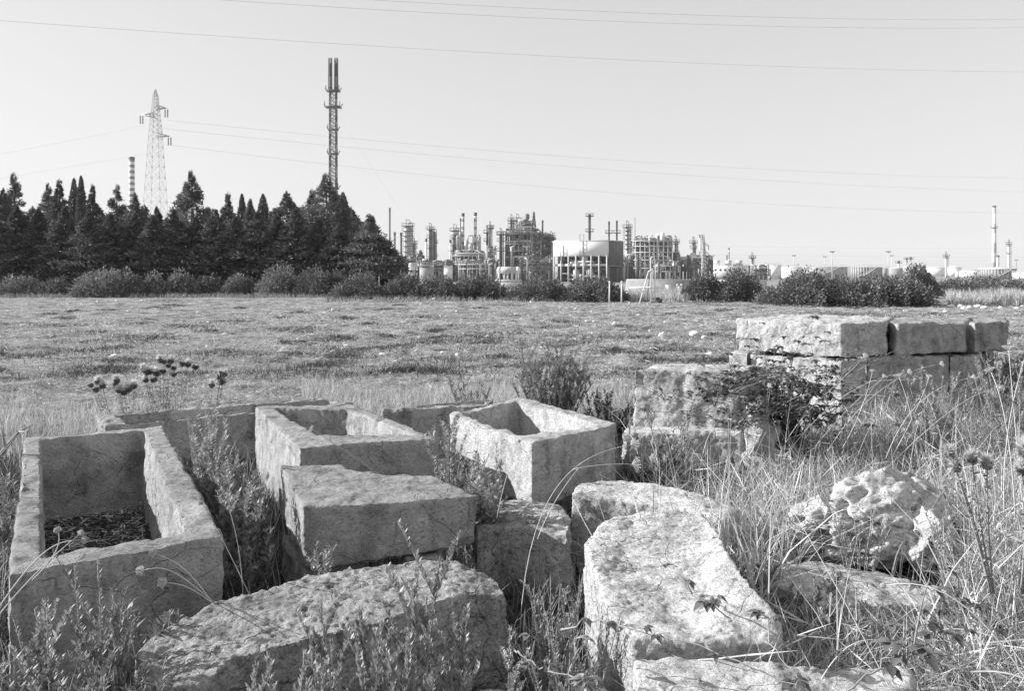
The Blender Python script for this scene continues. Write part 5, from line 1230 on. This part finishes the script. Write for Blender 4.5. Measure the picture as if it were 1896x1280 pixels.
carrot('fork of pale dry stalks in front of the dark wall blocks', [[(1640, 850, 5.8), (1680, 740, 5.9), (1740, 710, 6), (1800, 700, 6)], [(1650, 850, 5.8), (1700, 760, 5.9), (1720, 700, 6)], [(1660, 850, 5.8), (1790, 720, 5.9), (1850, 720, 6)], [(1700, 850, 5.8), (1690, 760, 5.9), (1665, 700, 6)]], 7, .03, False, .0028)
carrot('tall dry stalks at the right photo edge', [[(1896, 960, 3.8), (1880, 800, 3.8), (1868, 650, 3.9)], [(1880, 960, 3.8), (1870, 760, 3.8), (1835, 690, 3.9)], [(1860, 960, 3.9), (1850, 800, 3.9), (1905, 640, 4)]], 8, .028, False, .0026)
carrot('long straight dry stem slanting through the right grass', [[(1680, 1340, 2.5), (1520, 1020, 2.7), (1432, 890, 2.9)]], 9, .01, True, .002)
carrot('bright bent dry stem curling down the right edge', [[(1960, 1360, 2.2), (1850, 1160, 2.25), (1760, 1060, 2.3), (1640, 1085, 2.4)]], 10, .01, True, .0024)
carrot('curved pale grass stem below the half buried slab', [[(1500, 1300, 2.7), (1560, 1165, 2.7), (1610, 1180, 2.7), (1665, 1196, 2.7)]], 11, .008, True, .002)
carrot('thin dry stem rising from the dark hollow beside the white block', [[(1125, 1040, 3.2), (1080, 970, 3.3), (1062, 925, 3.4)]], 12, .008, True, .0018)
carrot('dry stems with tiny heads in front of the low pale boulder', [[(920, 960, 3.6), (935, 880, 3.6), (960, 820, 3.7)], [(995, 1000, 3.6), (1020, 930, 3.7), (1068, 872, 3.8)]], 13, .010, True, .002)
rs = np.random.RandomState(90)
for i in range(34):
    q = rs.uniform(1220, 1880); D = rs.uniform(3.0, 7.0); x = X(q, D)
    if not free(x, D): continue
    yb = HY+H*F/D; hh = rs.uniform(.5, .85)*F/D; dx = rs.uniform(-.35, .35)*hh
    carrot('dry wild carrot stalk standing in the tall grass on the right', [[(q, yb, D), (q+dx*.2, yb-hh*.6, D), (q+dx, yb-hh, D)]], 200+i, rs.uniform(.012, .028), rs.rand() < .5, .002, 'wild carrot stalks in the tall grass')
# ---- thistles
def thistle(label, stalks, seed, r=.022, fluff=.5, group='thistles', rad=.004, hm='thistle_dark'):
    r = r*.62; fluff = min(1, fluff*1.3)
    rs = np.random.RandomState(seed); t = empty('thistle', P(*stalks[0][0]), label, 'plant', group); st = MB()
    for s in stalks:
        pts = np.array([P(*q) for q in s]); u = np.linspace(0, 1, 10)[:, None]
        path = pts[0]*(1-u)**2+2*pts[1]*u*(1-u)+pts[2]*u**2; st.tube(path, np.linspace(rad, rad*.5, 10), 6)
        for k in range(1, 9):
            m = 4; az = rs.rand(m)*6.28; dv = np.stack([np.cos(az), np.sin(az), rs.uniform(0, .8, m)], -1)
            leaf_quads(st, np.tile(path[k], (m, 1)), dv, rdirs(rs, m), np.full(m, r*1.2), np.full(m, r*.4))
        c = path[-1]; d = unit(path[-1]-path[-3]); rr = r*rs.uniform(.8, 1.2); m = 260
        hd = MB(); v = rdirs(rs, m); v = v[(v@d) < .55]; m = len(v)
        leaf_quads(hd, c+v*rr*.55, v+d*.5+rs.normal(size=(m, 3))*.2, rdirs(rs, m), rs.uniform(.5, .9, m)*rr, np.full(m, rr*.28))
        core = MB(); e = np.array(c); hd.lathe(e[0], e[1], [(rr*.5*math.sin(a)+.0005, e[2]-rr*.6*math.cos(a)) for a in np.linspace(0, math.pi, 7)], 9)
        head = hd.build('flower_head', M[hm], t)
        if rs.rand() < fluff:
            m = 220; up = unit(d+np.array([0, 0, .6])); v = unit(up+rs.normal(size=(m, 3))*.55); fl = MB(); leaf_quads(fl, np.tile(c+up*rr*.5, (m, 1)), v, rdirs(rs, m), rs.uniform(1.2, 2.6, m)*rr, np.full(m, rr*.16)); fl.build('seed_fluff', M['fluff'], head)
    st.build('stem', M['stem'], t); return t
D = 8.5
def tst(heads, bx, by):
    by = 806; return [[(bx+(hx-bx)*.15, by, D), ((bx+hx)/2+(hx-bx)*.1, (by+hy)/2+12, D), (hx, hy, D)] for hx, hy in heads]
thistle('bent thistle with heads at the left end above the large sarcophagus', tst([(168, 714), (178, 722), (182, 708), (190, 716)], 222, 790), 1, .046, .45)
thistle('thistle group behind the large sarcophagus with fluffy white heads', tst([(216, 706), (222, 724), (230, 728), (248, 716), (214, 712), (238, 722)], 245, 800), 2, .047, .75)
thistle('tallest thistle group of the left row', tst([(296, 668), (304, 670), (316, 669), (312, 678), (265, 684), (272, 690), (278, 688), (322, 682)], 300, 800), 3, .046, .35)
thistle('thistle group right of the tallest one with dark heads', tst([(290, 692), (302, 688), (322, 694), (338, 674), (348, 676), (362, 680), (270, 705), (285, 704)], 330, 800), 4, .046, .3)
thistle('thistle with two stacked heads apart on the right of the row', tst([(410, 690), (416, 694), (408, 699), (412, 708), (392, 714)], 385, 790), 5, .047, .4)
D = 2.25
thistle('close thistle with big pale fluffy heads at the right', [[(1835, 1100, D), (1800, 960, D), (1768, 866, D)], [(1835, 1100, D), (1810, 960, D), (1758, 842, D)], [(1840, 1100, D), (1825, 950, D), (1828, 862, D)], [(1840, 1100, D), (1810, 960, D), (1800, 852, D)]], 6, .026, 1, rad=.003, hm='weed_pale')
thistle('close thistle cut by the right photo edge', [[(1890, 1100, D), (1905, 950, D), (1892, 872, D)], [(1895, 1100, D), (1910, 950, D), (1898, 838, D)]], 7, .026, 1, rad=.003, hm='weed_pale')
# dead woody twigs at the left edge
t = empty('dead_branch', P(0, 850, 5.0), 'bare weathered branch poking in at the left edge', 'branch'); mb = MB()
mb.tube([P(-20, 870, 5), P(10, 830, 5), P(35, 800, 5.05), P(62, 786, 5.1)], [.016, .012, .008, .003], 6); mb.tube([P(10, 830, 5), P(5, 800, 5), P(8, 780, 5)], [.008, .006, .002], 6); mb.tube([P(35, 800, 5.05), P(50, 800, 5), P(58, 792, 5)], [.006, .004, .002], 6)
mb.tube([P(-5, 850, 5), P(20, 822, 4.95), P(30, 806, 4.9)], [.007, .005, .002], 6)
mb.build('twig', M['stem'], t)
# ------------------------------------------------------------------ air
def haze():
    m = bpy.data.materials.new('haze'); m.use_nodes = True; t = m.node_tree; t.nodes.clear()
    v = t.nodes.new('ShaderNodeVolumePrincipled'); v.inputs['Density'].default_value = HAZE; v.inputs['Color'].default_value = (.95, .95, .95, 1); v.inputs['Anisotropy'].default_value = .0
    o = t.nodes.new('ShaderNodeOutputMaterial'); t.links.new(v.outputs[0], o.inputs['Volume'])
    ob = MB().box(-5200, 5200, -520, 6200, -9, 190).build('haze', m); tag(ob, 'thin pale haze over the plain', 'haze', kind='stuff')
HAZE = 0.00018
haze()
